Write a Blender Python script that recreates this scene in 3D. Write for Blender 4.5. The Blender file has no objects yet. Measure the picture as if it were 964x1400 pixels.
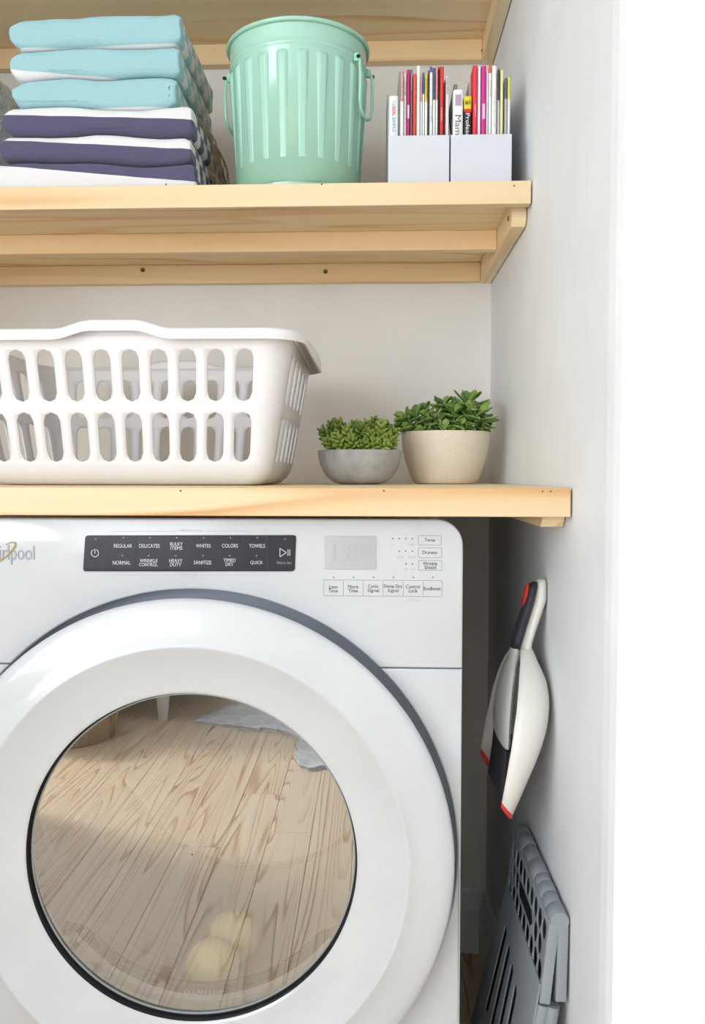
import bpy, bmesh, math, random
from mathutils import Vector, Matrix, noise
random.seed(7)
C = bpy.context.scene.collection
R = math.radians
# ---------------------------------------------------------------- camera
F = 1200.0                      # focal length in pixels of the 964x1400 frame
YAW = 0.0433; PITCH = math.atan(50/1200); ROLL = R(.07)
CX = 457.0
EYE = Vector((0, 0, 1.0))
def turn(v):
    x, y, z = v
    c, s = math.cos(ROLL), math.sin(ROLL); x, z = c*x - s*z, s*x + c*z
    c, s = math.cos(PITCH), math.sin(PITCH); y, z = y*c + z*s, -y*s + z*c
    c, s = math.cos(YAW), math.sin(YAW); x, y = x*c - y*s, x*s + y*c
    return Vector((x, y, z))
def P(px, py, Y):               # point of the photo's pixel at depth Y metres
    r = turn(((px - CX)/F, 1, -(py - 700)/F))
    return EYE + r*(Y/r.y)
cam_d = bpy.data.cameras.new('camera'); cam = bpy.data.objects.new('camera', cam_d); C.objects.link(cam)
cam_d.sensor_fit = 'HORIZONTAL'; cam_d.sensor_width = 36; cam_d.lens = F/964*36
cam_d.shift_x = (482 - CX)/964; cam_d.clip_start = .02
rt, up, fw = turn((1, 0, 0)), turn((0, 0, 1)), turn((0, 1, 0))
M = Matrix.Identity(4)
for i in range(3):
    M[i][0] = rt[i]; M[i][1] = up[i]; M[i][2] = -fw[i]; M[i][3] = EYE[i]
cam.matrix_world = M
S = bpy.context.scene; S.camera = cam
# ---------------------------------------------------------------- light
S.view_settings.view_transform = 'Standard'; S.view_settings.look = 'None'
S.view_settings.gamma = 1; S.view_settings.use_curve_mapping = False
S.view_settings.exposure = 0.33
W = bpy.data.worlds.new('world'); S.world = W; W.use_nodes = True
W.node_tree.nodes['Background'].inputs[0].default_value = (.80, .90, 1, 1)
W.node_tree.nodes['Background'].inputs[1].default_value = 1.3
def area(name, loc, direction, sx, sy, power, col=(1, 1, 1)):
    l = bpy.data.lights.new(name, 'AREA'); l.shape = 'RECTANGLE'; l.size = sx; l.size_y = sy
    l.energy = power; l.color = col
    o = bpy.data.objects.new(name, l); C.objects.link(o); o.location = loc
    o.rotation_euler = Vector(direction).to_track_quat('-Z', 'Y').to_euler()
    return o
FZ = 0.044                      # floor level
WX = .2313                      # right wall of the niche
YB = 1.746                      # back wall
area('daylight_side_window', (-2.33, -1.75, 1.35), (1, 0, 0), 1.7, 1.75, 52, (.91, .96, 1))
area('daylight_rear_window', (-1.6, -2.93, 1.18), (0, 1, 0), 1.3, 2.1, 27, (.91, .96, 1))
sl = bpy.data.lights.new('sun', 'SUN'); sl.energy = 4.2; sl.angle = R(12); sl.color = (1, .95, .88)
sun = bpy.data.objects.new('sun', sl); C.objects.link(sun); sun.location = (-4, -3, 4)
sun.rotation_euler = Vector((1.85, .95, -1.6)).to_track_quat('-Z', 'Y').to_euler()

# ---------------------------------------------------------------- materials
def lin(c):
    return tuple(((v/255)/12.92 if v/255 <= .04045 else ((v/255 + .055)/1.055)**2.4) for v in c) + (1,)
def mat(name, col, rough=.5, metal=0, coat=0, spec=.5, bump=None, mott=None):
    m = bpy.data.materials.new(name); m.use_nodes = True
    nt = m.node_tree; b = nt.nodes['Principled BSDF']
    col = lin(col)
    b.inputs['Base Color'].default_value = col
    b.inputs['Roughness'].default_value = rough; b.inputs['Metallic'].default_value = metal
    b.inputs['Coat Weight'].default_value = coat; b.inputs['Coat Roughness'].default_value = .05
    b.inputs['Specular IOR Level'].default_value = spec
    tc = nt.nodes.new('ShaderNodeTexCoord')
    sc, amt = mott or (9, .03)
    n = nt.nodes.new('ShaderNodeTexNoise'); n.inputs['Scale'].default_value = sc; n.inputs['Detail'].default_value = 4
    nt.links.new(tc.outputs['Object'], n.inputs['Vector'])
    r = nt.nodes.new('ShaderNodeValToRGB')
    r.color_ramp.elements[0].position = .3; r.color_ramp.elements[1].position = .7
    r.color_ramp.elements[0].color = tuple(max(0, v*(1 - amt)) for v in col[:3]) + (1,)
    r.color_ramp.elements[1].color = tuple(min(1, v*(1 + amt)) for v in col[:3]) + (1,)
    nt.links.new(n.outputs['Fac'], r.inputs['Fac']); nt.links.new(r.outputs['Color'], b.inputs['Base Color'])
    if bump:
        n2 = nt.nodes.new('ShaderNodeTexNoise'); n2.inputs['Scale'].default_value = bump[0]; n2.inputs['Detail'].default_value = 3
        nt.links.new(tc.outputs['Object'], n2.inputs['Vector'])
        bp = nt.nodes.new('ShaderNodeBump'); bp.inputs['Strength'].default_value = bump[1]; bp.inputs['Distance'].default_value = bump[2]
        nt.links.new(n2.outputs['Fac'], bp.inputs['Height']); nt.links.new(bp.outputs['Normal'], b.inputs['Normal'])
    return m
def math_node(nt, op, a, b=None):
    n = nt.nodes.new('ShaderNodeMath'); n.operation = op
    for i, v in enumerate((a, b)):
        if v is None: continue
        if isinstance(v, (int, float)): n.inputs[i].default_value = v
        else: nt.links.new(v, n.inputs[i])
    return n.outputs[0]
def wood(name, light, mid, dark, stretch=(1.0, 11, 11), bands=9, rough=.5, seed=0., amp=.55, fine=.12, knots=False):
    m = bpy.data.materials.new(name); m.use_nodes = True
    nt = m.node_tree; b = nt.nodes['Principled BSDF']
    b.inputs['Roughness'].default_value = rough
    tc = nt.nodes.new('ShaderNodeTexCoord'); oi = nt.nodes.new('ShaderNodeObjectInfo')
    mp = nt.nodes.new('ShaderNodeMapping'); mp.inputs['Scale'].default_value = stretch
    nt.links.new(tc.outputs['Object'], mp.inputs['Vector'])
    n = nt.nodes.new('ShaderNodeTexNoise'); n.noise_dimensions = '4D'
    n.inputs['Scale'].default_value = 1; n.inputs['Detail'].default_value = 1.2; n.inputs['Roughness'].default_value = .35
    n.inputs['Distortion'].default_value = .08
    nt.links.new(mp.outputs[0], n.inputs['Vector'])
    nt.links.new(math_node(nt, 'MULTIPLY_ADD', oi.outputs['Random'], 37.0), n.inputs['W'])
    v = math_node(nt, 'MULTIPLY', n.outputs['Fac'], bands)
    fr = math_node(nt, 'FRACT', v)
    rr = nt.nodes.new('ShaderNodeValToRGB'); e = rr.color_ramp.elements
    e[0].position = 0; e[0].color = (0, 0, 0, 1); e[1].position = .62; e[1].color = (.35, .35, .35, 1)
    for pp, cc in ((.88, 1.0), (.97, .25), (1.0, 0.0)):
        k = e.new(pp); k.color = (cc, cc, cc, 1)
    nt.links.new(fr, rr.inputs['Fac'])
    n2 = nt.nodes.new('ShaderNodeTexNoise'); n2.inputs['Scale'].default_value = 1; n2.inputs['Detail'].default_value = 4
    mp2 = nt.nodes.new('ShaderNodeMapping'); mp2.inputs['Scale'].default_value = tuple(s*(4 if i else 3)*2.2 for i, s in enumerate(stretch)) if stretch[0] < stretch[1] else tuple(s*8 for s in stretch)
    nt.links.new(tc.outputs['Object'], mp2.inputs['Vector']); nt.links.new(mp2.outputs[0], n2.inputs['Vector'])
    n3 = nt.nodes.new('ShaderNodeTexNoise'); n3.inputs['Scale'].default_value = 1.3; n3.inputs['Detail'].default_value = 1
    nt.links.new(mp.outputs[0], n3.inputs['Vector'])
    g = math_node(nt, 'MULTIPLY', rr.outputs['Color'], math_node(nt, 'MULTIPLY', n3.outputs['Fac'], amp*1.6))
    g = math_node(nt, 'ADD', g, math_node(nt, 'MULTIPLY', math_node(nt, 'SUBTRACT', n2.outputs['Fac'], .5), fine*2))
    g = math_node(nt, 'ADD', g, math_node(nt, 'MULTIPLY', math_node(nt, 'SUBTRACT', oi.outputs['Random'], .5), .12))
    g = math_node(nt, 'ADD', g, .12)
    cr = nt.nodes.new('ShaderNodeValToRGB'); e = cr.color_ramp.elements
    e[0].position = 0; e[0].color = lin(light); e[1].position = 1; e[1].color = lin(dark)
    k = e.new(.45); k.color = lin(mid)
    nt.links.new(g, cr.inputs['Fac']); nt.links.new(cr.outputs['Color'], b.inputs['Base Color'])
    return m
PINE = ((255, 236, 198), (251, 221, 172), (230, 178, 116))  # lightened and warmed for bounced light on the shelf undersides
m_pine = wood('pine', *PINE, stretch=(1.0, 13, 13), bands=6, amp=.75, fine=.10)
m_pine_y = wood('pine_cleat', *PINE, stretch=(16, 1.3, 16), bands=6, amp=.8, fine=.10)
m_pine_face = wood('pine_face_dimmed', (236, 214, 178), (228, 196, 150), (208, 154, 98), stretch=(1.0, 14, 14), bands=6, amp=.9, fine=.08)  # copy of the pine, darkened to hold down strong light on the fascias
m_pine_dk = wood('pine_amber', (255, 226, 180), (250, 212, 160), (228, 170, 110), stretch=(.9, 10, 10), bands=6, amp=.85, fine=.12)  # amber pine, lightened where little light reaches under the shelves
m_floor = wood('floor_pine', (244, 226, 200), (236, 211, 178), (196, 156, 120), stretch=(15, .75, 15), bands=17, rough=.4, amp=1.0, fine=.16)
m_wall = mat('wall_paint', (240, 242, 244), .6, bump=(60, .04, .002))
m_back = mat('wall_paint_warmed', (246, 242, 236), .6, bump=(60, .04, .002))  # same wall paint, its colour warmed and lightened for light bounced off the wood
m_trimw = mat('trim_paint', (240, 240, 238), .35)
m_ceil = mat('ceiling_paint', (245, 245, 244), .7)
m_white = mat('appliance_enamel', (206, 209, 213), .22, coat=.5)
m_white2 = mat('door_enamel', (208, 211, 215), .2, coat=.6)
m_steel = mat('galvanised_grey', (120, 124, 126), .45, metal=.3)
m_dark = mat('black_rubber', (28, 29, 32), .5)
m_gap = mat('recess_grey', (176, 184, 198), .5)
m_drum = mat('drum_steel', (172, 171, 168), .45)
m_drumdk = mat('drum_seam', (34, 22, 16), .8, spec=.1)
m_grille = mat('lint_grille_grey', (50, 48, 46), .6)
m_lip = mat('bulkhead_grey', (170, 174, 176), .4)
m_strip = mat('control_strip_black', (46, 48, 54), .35, spec=.3)
m_strip2 = mat('strip_line', (38, 40, 44), .4)
m_ink = mat('ink_light', (215, 218, 222), .5)
m_inkg = mat('ink_grey', (150, 154, 160), .5)
m_inkd = mat('ink_dark', (70, 74, 80), .5)
m_inkl = mat('ink_pale_line', (190, 193, 198), .5)
m_lcd = mat('display_grey', (182, 184, 187), .3)
m_silver = mat('badge_silver', (140, 142, 146), .3, metal=.4)
m_gold = mat('badge_gold', (200, 180, 110), .3, metal=.4)
m_mint = mat('mint_enamel', (164, 212, 193), .18, coat=.5)
m_mintw = mat('mint_wire', (160, 220, 196), .25)
m_plast = mat('basket_plastic', (238, 236, 238), .42)
m_holder = mat('holder_card', (212, 214, 222), .5)
m_ball = mat('wool', (238, 222, 160), .95, bump=(300, .6, .002))
m_brass = mat('screw_brass', (120, 100, 55), .35, metal=.8)
m_screwd = mat('screw_recess', (50, 40, 25), .6)
m_concrete = mat('concrete', (178, 177, 174), .85, mott=(45, .2), bump=(120, .3, .001))
m_stone = mat('cream_stoneware', (234, 221, 200), .8, mott=(420, .08), bump=(250, .25, .0006))
m_soil = mat('soil', (62, 48, 36), .95, bump=(200, .8, .003))
m_dpan = mat('dustpan_white', (236, 233, 226), .3)
m_dpang = mat('brush_head_grey', (205, 203, 200), .35)
m_navyp = mat('soft_grip_black', (46, 42, 54), .5)
m_red = mat('rubber_red', (214, 52, 38), .45)
m_bris = mat('bristle_black', (36, 32, 42), .7)
m_stool = mat('stool_grey_plastic', (150, 158, 165), .4)
m_stoold = mat('stool_inner_shade', (48, 50, 54), .7)  # dark colour for the shade inside the hollow stool
m_jute = mat('jute', (190, 165, 130), .9, mott=(120, .3), bump=(90, .9, .01))
m_rug = mat('rug_hide', (232, 240, 250), .95, mott=(26, .25), bump=(120, .8, .01))
m_furn = mat('furniture_white', (238, 238, 238), .4)
m_throw = mat('throw_wool', (246, 244, 240), .95, mott=(60, .08), bump=(110, 1.0, .012))
m_fringe = mat('fringe_cotton', (178, 164, 138), .9)
m_clear = mat('clear_plain', (250, 250, 250), .1)
def plantmat(name, a, b_, rough=.4):
    m = bpy.data.materials.new(name); m.use_nodes = True; nt = m.node_tree; b = nt.nodes['Principled BSDF']
    oi = nt.nodes.new('ShaderNodeObjectInfo'); tc = nt.nodes.new('ShaderNodeTexCoord')
    n = nt.nodes.new('ShaderNodeTexNoise'); n.inputs['Scale'].default_value = 70
    nt.links.new(tc.outputs['Object'], n.inputs['Vector'])
    f = math_node(nt, 'ADD', math_node(nt, 'MULTIPLY', oi.outputs['Random'], .6), math_node(nt, 'MULTIPLY', n.outputs['Fac'], .4))
    r = nt.nodes.new('ShaderNodeValToRGB'); r.color_ramp.elements[0].color = lin(a); r.color_ramp.elements[1].color = lin(b_)
    nt.links.new(f, r.inputs['Fac']); nt.links.new(r.outputs['Color'], b.inputs['Base Color'])
    b.inputs['Roughness'].default_value = rough; b.inputs['Subsurface Weight'].default_value = .0
    return m
m_jade = plantmat('jade_leaf', (60, 106, 42), (156, 186, 92), .3)
m_sedum = plantmat('sedum_leaf', (70, 108, 38), (172, 188, 88), .45)
m_stem = mat('stem_brown', (110, 96, 60), .8)
def glass_mix(name, tint, refl, rough=0.0, gcol=(1, 1, 1)):
    m = bpy.data.materials.new(name); m.use_nodes = True; nt = m.node_tree
    nt.nodes.remove(nt.nodes['Principled BSDF']); out = nt.nodes['Material Output']
    t = nt.nodes.new('ShaderNodeBsdfTransparent'); t.inputs[0].default_value = (*tint, 1)
    g = nt.nodes.new('ShaderNodeBsdfGlossy'); g.inputs['Roughness'].default_value = rough; g.inputs[0].default_value = (*gcol, 1)
    mx = nt.nodes.new('ShaderNodeMixShader'); mx.inputs[0].default_value = refl
    nt.links.new(t.outputs[0], mx.inputs[1]); nt.links.new(g.outputs[0], mx.inputs[2]); nt.links.new(mx.outputs[0], out.inputs[0])
    return m
m_glass = glass_mix('door_glass_tinted', (.98, .97, .95), .34)
m_bowl = glass_mix('inner_glass', (.95, .95, .95), .04, .05)
m_pane = glass_mix('window_glass', (.97, .98, .98), .05)
_cm = {}
def cm(c, rough=.45):
    if c not in _cm: _cm[c] = mat('print_%02x%02x%02x' % c, c, rough, mott=(200, .02))
    return _cm[c]

# ---------------------------------------------------------------- object helpers
def wloc(o):
    v = Vector((0, 0, 0))
    while o: v += o.location; o = o.parent
    return v
def tag(o, label=None, cat=None, group=None, kind=None):
    if label: o['label'] = label
    if cat: o['category'] = cat
    if group: o['group'] = group
    if kind: o['kind'] = kind
    return o
def thing(name, label, cat, loc, group=None):
    o = bpy.data.objects.new(name, None); C.objects.link(o); o.location = loc; o.empty_display_size = .05
    return tag(o, label, cat, group)
def obj(name, data, m, parent=None, smooth=True, base=None, sharp=35, bevel=0, solid=0, subs=0, soff=-1):
    """data: bmesh or (verts, faces) in world metres -> ONE mesh object"""
    if isinstance(data, bmesh.types.BMesh): bm = data
    else:
        bm = bmesh.new(); vs = [bm.verts.new(v) for v in data[0]]
        for f in data[1]:
            try: bm.faces.new([vs[i] for i in f])
            except ValueError: pass
        bmesh.ops.recalc_face_normals(bm, faces=bm.faces)
    off = wloc(parent) if parent else Vector(base or (0, 0, 0))
    for v in bm.verts: v.co -= off
    me = bpy.data.meshes.new(name); bm.to_mesh(me); bm.free()
    for x in (m if isinstance(m, (list, tuple)) else [m]): me.materials.append(x)
    if smooth:
        for p in me.polygons: p.use_smooth = True
        if sharp: me.set_sharp_from_angle(angle=R(sharp))
    o = bpy.data.objects.new(name, me); C.objects.link(o)
    if parent: o.parent = parent
    else: o.location = off
    if solid:
        md = o.modifiers.new('thickness', 'SOLIDIFY'); md.thickness = solid; md.offset = soff
    if bevel:
        md = o.modifiers.new('bevel', 'BEVEL'); md.width = bevel; md.segments = 3; md.limit_method = 'ANGLE'; md.angle_limit = R(40)
    if subs:
        md = o.modifiers.new('sub', 'SUBSURF'); md.levels = subs; md.render_levels = subs
    return o
def box(x0, x1, y0, y1, z0, z1, bm=None):
    bm = bm or bmesh.new()
    v = [bm.verts.new((x, y, z)) for z in (z0, z1) for x, y in ((x0, y0), (x1, y0), (x1, y1), (x0, y1))]
    for f in ((3, 2, 1, 0), (4, 5, 6, 7), (0, 1, 5, 4), (1, 2, 6, 5), (2, 3, 7, 6), (3, 0, 4, 7)): bm.faces.new([v[i] for i in f])
    return bm
def loft(loops, caps=True, closed=True, bm=None):
    bm = bm or bmesh.new(); L = [[bm.verts.new(p) for p in l] for l in loops]; n = len(L[0])
    for a, b in zip(L[:-1], L[1:]):
        for i in range(n if closed else n - 1):
            j = (i + 1) % n; bm.faces.new((a[i], a[j], b[j], b[i]))
    if caps and closed: bm.faces.new(L[0][::-1]); bm.faces.new(L[-1])
    bmesh.ops.recalc_face_normals(bm, faces=bm.faces)
    return bm
def lathe(prof, cx, cy, cz, n=64, axis='Z', bm=None, caps=False, a0=0, a1=2*math.pi):
    """prof: (radius, along). axis Z: along = height; axis Y: along = depth"""
    full = abs(a1 - a0 - 2*math.pi) < 1e-6; k = n if full else n + 1
    loops = []
    for r, t in prof:
        l = []
        for i in range(k):
            a = a0 + (a1 - a0)*i/n
            if axis == 'Z': l.append((cx + r*math.cos(a), cy + r*math.sin(a), cz + t))
            else: l.append((cx + r*math.cos(a), t, cz + r*math.sin(a)))
        loops.append(l)
    return loft(loops, caps=caps, closed=full, bm=bm)
def tube(pts, r, n=8, bm=None, caps=True):
    pts = [Vector(p) for p in pts]; loops = []; prev = None
    for i, p in enumerate(pts):
        d = (pts[min(i + 1, len(pts) - 1)] - pts[max(i - 1, 0)]).normalized()
        if prev is None:
            u = d.cross(Vector((0, 0, 1)) if abs(d.z) < .9 else Vector((1, 0, 0))).normalized()
        else: u = (prev - d*prev.dot(d)).normalized()
        prev = u; w = d.cross(u); rr = r[i] if isinstance(r, (list, tuple)) else r
        loops.append([p + (u*math.cos(2*math.pi*k/n) + w*math.sin(2*math.pi*k/n))*rr for k in range(n)])
    return loft(loops, caps=caps, bm=bm)
def flat(outer, holes, thick, bevel=0.0):
    """2-D outline with holes -> bmesh slab in local XY, z in [-thick/2, thick/2]"""
    cu = bpy.data.curves.new('tmp', 'CURVE'); cu.dimensions = '2D'; cu.fill_mode = 'BOTH'
    for pl in [outer] + list(holes):
        sp = cu.splines.new('POLY'); sp.points.add(len(pl) - 1)
        for q, p in zip(sp.points, pl): q.co = (p[0], p[1], 0, 1)
        sp.use_cyclic_u = True
    cu.extrude = max(thick/2 - bevel, 1e-5)
    if bevel: cu.bevel_depth = bevel; cu.bevel_resolution = 2; cu.offset = -bevel
    o = bpy.data.objects.new('tmp', cu); C.objects.link(o)
    bpy.context.view_layer.update()
    dg = bpy.context.evaluated_depsgraph_get()
    me = bpy.data.meshes.new_from_object(o.evaluated_get(dg))
    bm = bmesh.new(); bm.from_mesh(me)
    bpy.data.objects.remove(o); bpy.data.curves.remove(cu); bpy.data.meshes.remove(me)
    bmesh.ops.remove_doubles(bm, verts=bm.verts, dist=1e-5)
    return bm
def xz(bm, y):                  # stand a flat() slab up: local x->X, y->Z, z->-Y
    for v in bm.verts: a, b, c = v.co; v.co = (a, y - c, b)
    bmesh.ops.recalc_face_normals(bm, faces=bm.faces)
    return bm
def rrect(x0, y0, x1, y1, r, n=6):
    out = []
    for cx, cy, a in ((x1 - r, y1 - r, 0), (x0 + r, y1 - r, 90), (x0 + r, y0 + r, 180), (x1 - r, y0 + r, 270)):
        for i in range(n + 1):
            t = R(a + 90*i/n); out.append((cx + r*math.cos(t), cy + r*math.sin(t)))
    return out
def glyphs(body):
    cu = bpy.data.curves.new('tmp', 'FONT'); cu.body = body; cu.resolution_u = 3
    o = bpy.data.objects.new('tmp', cu); C.objects.link(o)
    bpy.context.view_layer.update()
    me = bpy.data.meshes.new_from_object(o.evaluated_get(bpy.context.evaluated_depsgraph_get()))
    bm = bmesh.new(); bm.from_mesh(me)
    bpy.data.objects.remove(o); bpy.data.curves.remove(cu); bpy.data.meshes.remove(me)
    bmesh.ops.remove_doubles(bm, verts=bm.verts, dist=1e-5)
    return bm
def text(name, body, rect, y, m, parent, vertical=False, thick=.0003):
    """lettering fitted to a world rectangle (x0,z0,x1,z1) standing at depth y; vertical reads downwards"""
    bm = glyphs(body)
    xs = [v.co.x for v in bm.verts]; ys = [v.co.y for v in bm.verts]
    ax, bx, ay, by = min(xs), max(xs), min(ys), max(ys)
    x0, z0, x1, z1 = rect
    for v in bm.verts:
        u = (v.co.x - ax)/(bx - ax); w = (v.co.y - ay)/(by - ay)
        if vertical: v.co = (x0 + (x1 - x0)*w, y, z1 + (z0 - z1)*u)
        else: v.co = (x0 + (x1 - x0)*u, y, z0 + (z1 - z0)*w)
    g = bmesh.ops.extrude_face_region(bm, geom=list(bm.faces))
    for v in [q for q in g['geom'] if isinstance(q, bmesh.types.BMVert)]: v.co.y -= thick
    bmesh.ops.recalc_face_normals(bm, faces=bm.faces)
    return obj(name, bm, m, parent, smooth=False)

# ================================================================ the setting
def struct(name, data, m, **k): return tag(obj(name, data, m, smooth=False, **k), kind='structure')
XL, XR, YR, ZC = -2.4, 1.5, -3.0, 2.5
NL = -1.05; YE = .849
fl = struct('floor', box(XL, XR, YR, YB + .1, FZ - .08, FZ - .016), mat('subfloor', (90, 60, 40), .8))
pw = .112; x = XL; k = 0
rg = random.Random(3)
while x < XR - .001:
    y = YR; first = True
    while y < YB:
        ln = rg.uniform(1.1, 2.0) if not first else rg.uniform(.5, 1.6); first = False
        y1 = min(y + ln, YB)
        if YB - y1 < .3: y1 = YB
        x1 = min(x + pw, XR)
        if not (x1 < NL - .02 and y > YE) and not (x > WX + .1 and y > YE):
            o = obj('plank', box(x + .0006, x1 - .0006, y + .0006, y1 - .0006, FZ - .016, FZ), m_floor, fl, smooth=False)
        y = y1
    x += pw
struct('wall_back', box(NL - .1, WX + .3, YB, YB + .1, FZ - .02, ZC), m_back)
# right side of the niche with its slightly eased corner, and the bright wall facing the room
cr = [(WX, YB), (WX, .880), (WX + .0018, .862), (WX + .0048, YE), (XR, YE), (XR, YE + .12), (WX + .12, YE + .12), (WX + .12, YB)]
struct('wall_right', loft([[(p[0], p[1], z) for p in cr] for z in (FZ - .02, ZC)]), m_wall)
cl = [(NL, YB), (NL, YE), (XL, YE), (XL, YE + .12), (NL - .12, YE + .12), (NL - .12, YB)]
struct('wall_left', loft([[(p[0], p[1], z) for p in cl] for z in (FZ - .02, ZC)]), m_wall)
struct('ceiling', box(XL - .1, XR + .1, YR - .1, YB + .1, ZC, ZC + .1), m_ceil)
struct('wall_east', box(XR, XR + .1, YR - .1, YE + .12, FZ - .02, ZC), m_wall)
def holed_wall(axis, at, th, a0, a1, h0, h1, z0, z1):
    bm = bmesh.new()
    for (p, q, r, s) in ((a0, h0, FZ - .02, ZC), (h1, a1, FZ - .02, ZC), (h0, h1, FZ - .02, z0), (h0, h1, z1, ZC)):
        if axis == 'X': box(at, at + th, p, q, r, s, bm)
        else: box(p, q, at, at + th, r, s, bm)
    return bm
struct('wall_west', holed_wall('X', XL - .1, .1, YR - .1, YE + .12, -2.6, -.9, .46, 2.25), m_wall)
struct('wall_rear', holed_wall('Y', YR - .1, .1, XL, XR, -2.25, -.95, .12, 2.25), m_wall)
def window(name, axis, at, h0, h1, z0, z1):
    bm = bmesh.new(); w = .04; hm = (h0 + h1)/2; zm = (z0 + z1)/2
    bars = [(h0, h0 + w, z0, z1), (h1 - w, h1, z0, z1), (h0 + w, h1 - w, z0, z0 + w), (h0 + w, h1 - w, z1 - w, z1),
            (hm - .02, hm + .02, z0 + w, z1 - w)]
    for a, b, c, d in bars:
        if axis == 'X': box(at - .06, at - .02, a, b, c, d, bm)
        else: box(a, b, at - .06, at - .02, c, d, bm)
    f = struct(name, bm, m_trimw)
    g = bmesh.new()
    for a, b in ((h0 + w, hm - .02), (hm + .02, h1 - w)):
        g = box(at - .042, at - .038, a, b, z0 + w, z1 - w) if axis == 'X' else box(a, b, at - .042, at - .038, z0 + w, z1 - w)
        obj('pane', g, m_pane, f, smooth=False)
window('window_1', 'X', XL, -2.6, -.9, .46, 2.25)
window('window_2', 'Y', YR, -2.25, -.95, .12, 2.25)
# baseboards with a moulded top (profile: distance from wall, height)
bp = [(0, 0), (.016, 0), (.016, .088), (.013, .094), (.013, .106), (.009, .112), (.008, .122), (.005, .13), (0, .132)]
def bboard(name, a, b, nrm):
    loops = []
    for e in (a, b): loops.append([(e[0] + nrm[0]*d, e[1] + nrm[1]*d, FZ + h) for d, h in bp])
    return struct(name, loft(loops), m_trimw)
bboard('baseboard_back', (NL, YB), (WX, YB), (0, -1))
bboard('baseboard_right', (WX, YB - .017), (WX, 1.40), (-1, 0))
bboard('baseboard_left', (NL, YB - .017), (NL, YE), (1, 0))
bboard('baseboard_east', (XR, YE), (XR, YR), (-1, 0))
bboard('baseboard_rear', (XL, YR), (XR, YR), (0, 1))

# ================================================================ shelves
def screw(p, d, parent, r=.0042):
    u, v = (Vector((1, 0, 0)), Vector((0, 0, 1))) if abs(d[1]) > .5 else (Vector((0, 1, 0)), Vector((0, 0, 1)))
    d = Vector(d); p = Vector(p); loops = []
    for rr, t in ((r, -.002), (r, .0006), (r*.75, .0012), (r*.25, .0004)):
        loops.append([p + d*t + (u*math.cos(2*math.pi*i/14) + v*math.sin(2*math.pi*i/14))*rr for i in range(14)])
    return obj('screw', loft(loops), m_brass, parent)
def shelf(name, label, yf, ztop, hf, board, cl_bottom, cl_front, mid=None, group=None, ins=.022):
    t = thing(name, label, 'shelf', ((NL + WX)/2, yf, ztop - board))
    zb = ztop - board
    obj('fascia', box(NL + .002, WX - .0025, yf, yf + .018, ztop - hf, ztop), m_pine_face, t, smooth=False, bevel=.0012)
    obj('board', box(NL + .002, WX - .002, yf + .0182, YB - .002, zb, ztop - .0002), m_pine, t, smooth=False)
    xi = WX - .0015
    side = [(cl_front, zb - .0003), (cl_front, cl_bottom + .008), (cl_front + .008, cl_bottom), (YB - .001, cl_bottom), (YB - .001, zb - .0003)]
    sc = obj('side_cleat', loft([[(xx, y, z) for y, z in side] for xx in (xi - ins, xi)]), m_pine_y, t, smooth=False, bevel=.0008)
    obj('side_cleat', loft([[(xx, y, z) for y, z in side] for xx in (NL + .0015, NL + .0015 + ins)]), m_pine_y, t, smooth=False, bevel=.0008)
    rc = obj('rear_cleat', box(NL + ins + .004, xi - ins - .0005, YB - .021, YB - .001, cl_bottom + .001, zb - .0003), m_pine_dk, t, smooth=False, bevel=.0008)
    if mid:
        obj('support_rail', box(NL + ins + .004, xi - ins - .0005, mid, mid + .02, cl_bottom + .004, zb - .0003), m_pine_dk, t, smooth=False, bevel=.0008)
    return t, sc, rc
yM = 1.302
zM = P(500, 249.5, yM).z; zMb = zM - .0155
hM = zM - P(500, 281, yM).z
clM = P(500, 386, YB - .021).z
sM, sc, rc = shelf('wall_shelf', 'long pale pine shelf holding towels, mint bin and magazine files', yM, zM, hM, .0155, clM, 1.345, mid=1.500)
for px, py in ((195, 369), (445, 371)): screw(P(px, py, YB - .022), (0, -1, 0), rc)
screw(P(661, 374, YB - .022), (0, -1, 0), rc)
xi = WX - .0015 - .022
def xplane(px, py, X):          # point of a pixel on the plane x = X
    r = turn(((px - CX)/F, 1, -(py - 700)/F)); return EYE + r*(X/r.x)
screw((xi, 1.375, zMb - .018), (-1, 0, 0), sc)
screw((xi, 1.56, zMb - .020), (-1, 0, 0), sc, .003)
zT0 = P(500, 85, YB - .021).z; zTb = P(500, 56, YB - .021).z
sT, sc, rc = shelf('wall_shelf', 'topmost pine shelf above the towels, seen from below', yM, zTb + .0155, hM, .0155, zT0, 1.345)
screw(P(661, 69, YB - .022), (0, -1, 0), rc)
yC = 1.022; zC = P(782, 667.5, yC).z; hC = zC - P(782, 707, yC).z
sC, sc, rc = shelf('wood_counter', 'thick pale pine counter across the top of the dryer', yC, zC, hC, .0155, zC - hC - .014, 1.058, ins=.027)
sC['category'] = 'counter'
for px, py in ((247, 671), (525, 671)):
    obj('nail_hole', lathe([(.0011, yC - .0004), (.0011, yC + .001)], P(px, py, yC).x, 0, P(px, py, yC).z, 8, 'Y', caps=True), m_screwd, sC)
for px, py in ((742, 672), (753, 672)):
    obj('nail_hole', lathe([(.0009, yC - .0004), (.0009, yC + .001)], P(px, py, yC).x, 0, P(px, py, yC).z, 8, 'Y', caps=True), m_screwd, sC)
for px, py in ((227, 252), (440, 252), (703, 254)):
    obj('nail_hole', lathe([(.0012, yM - .0004), (.0012, yM + .001)], P(px, py, yM).x, 0, P(px, py, yM).z, 8, 'Y', caps=True), m_screwd, sM)

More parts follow.
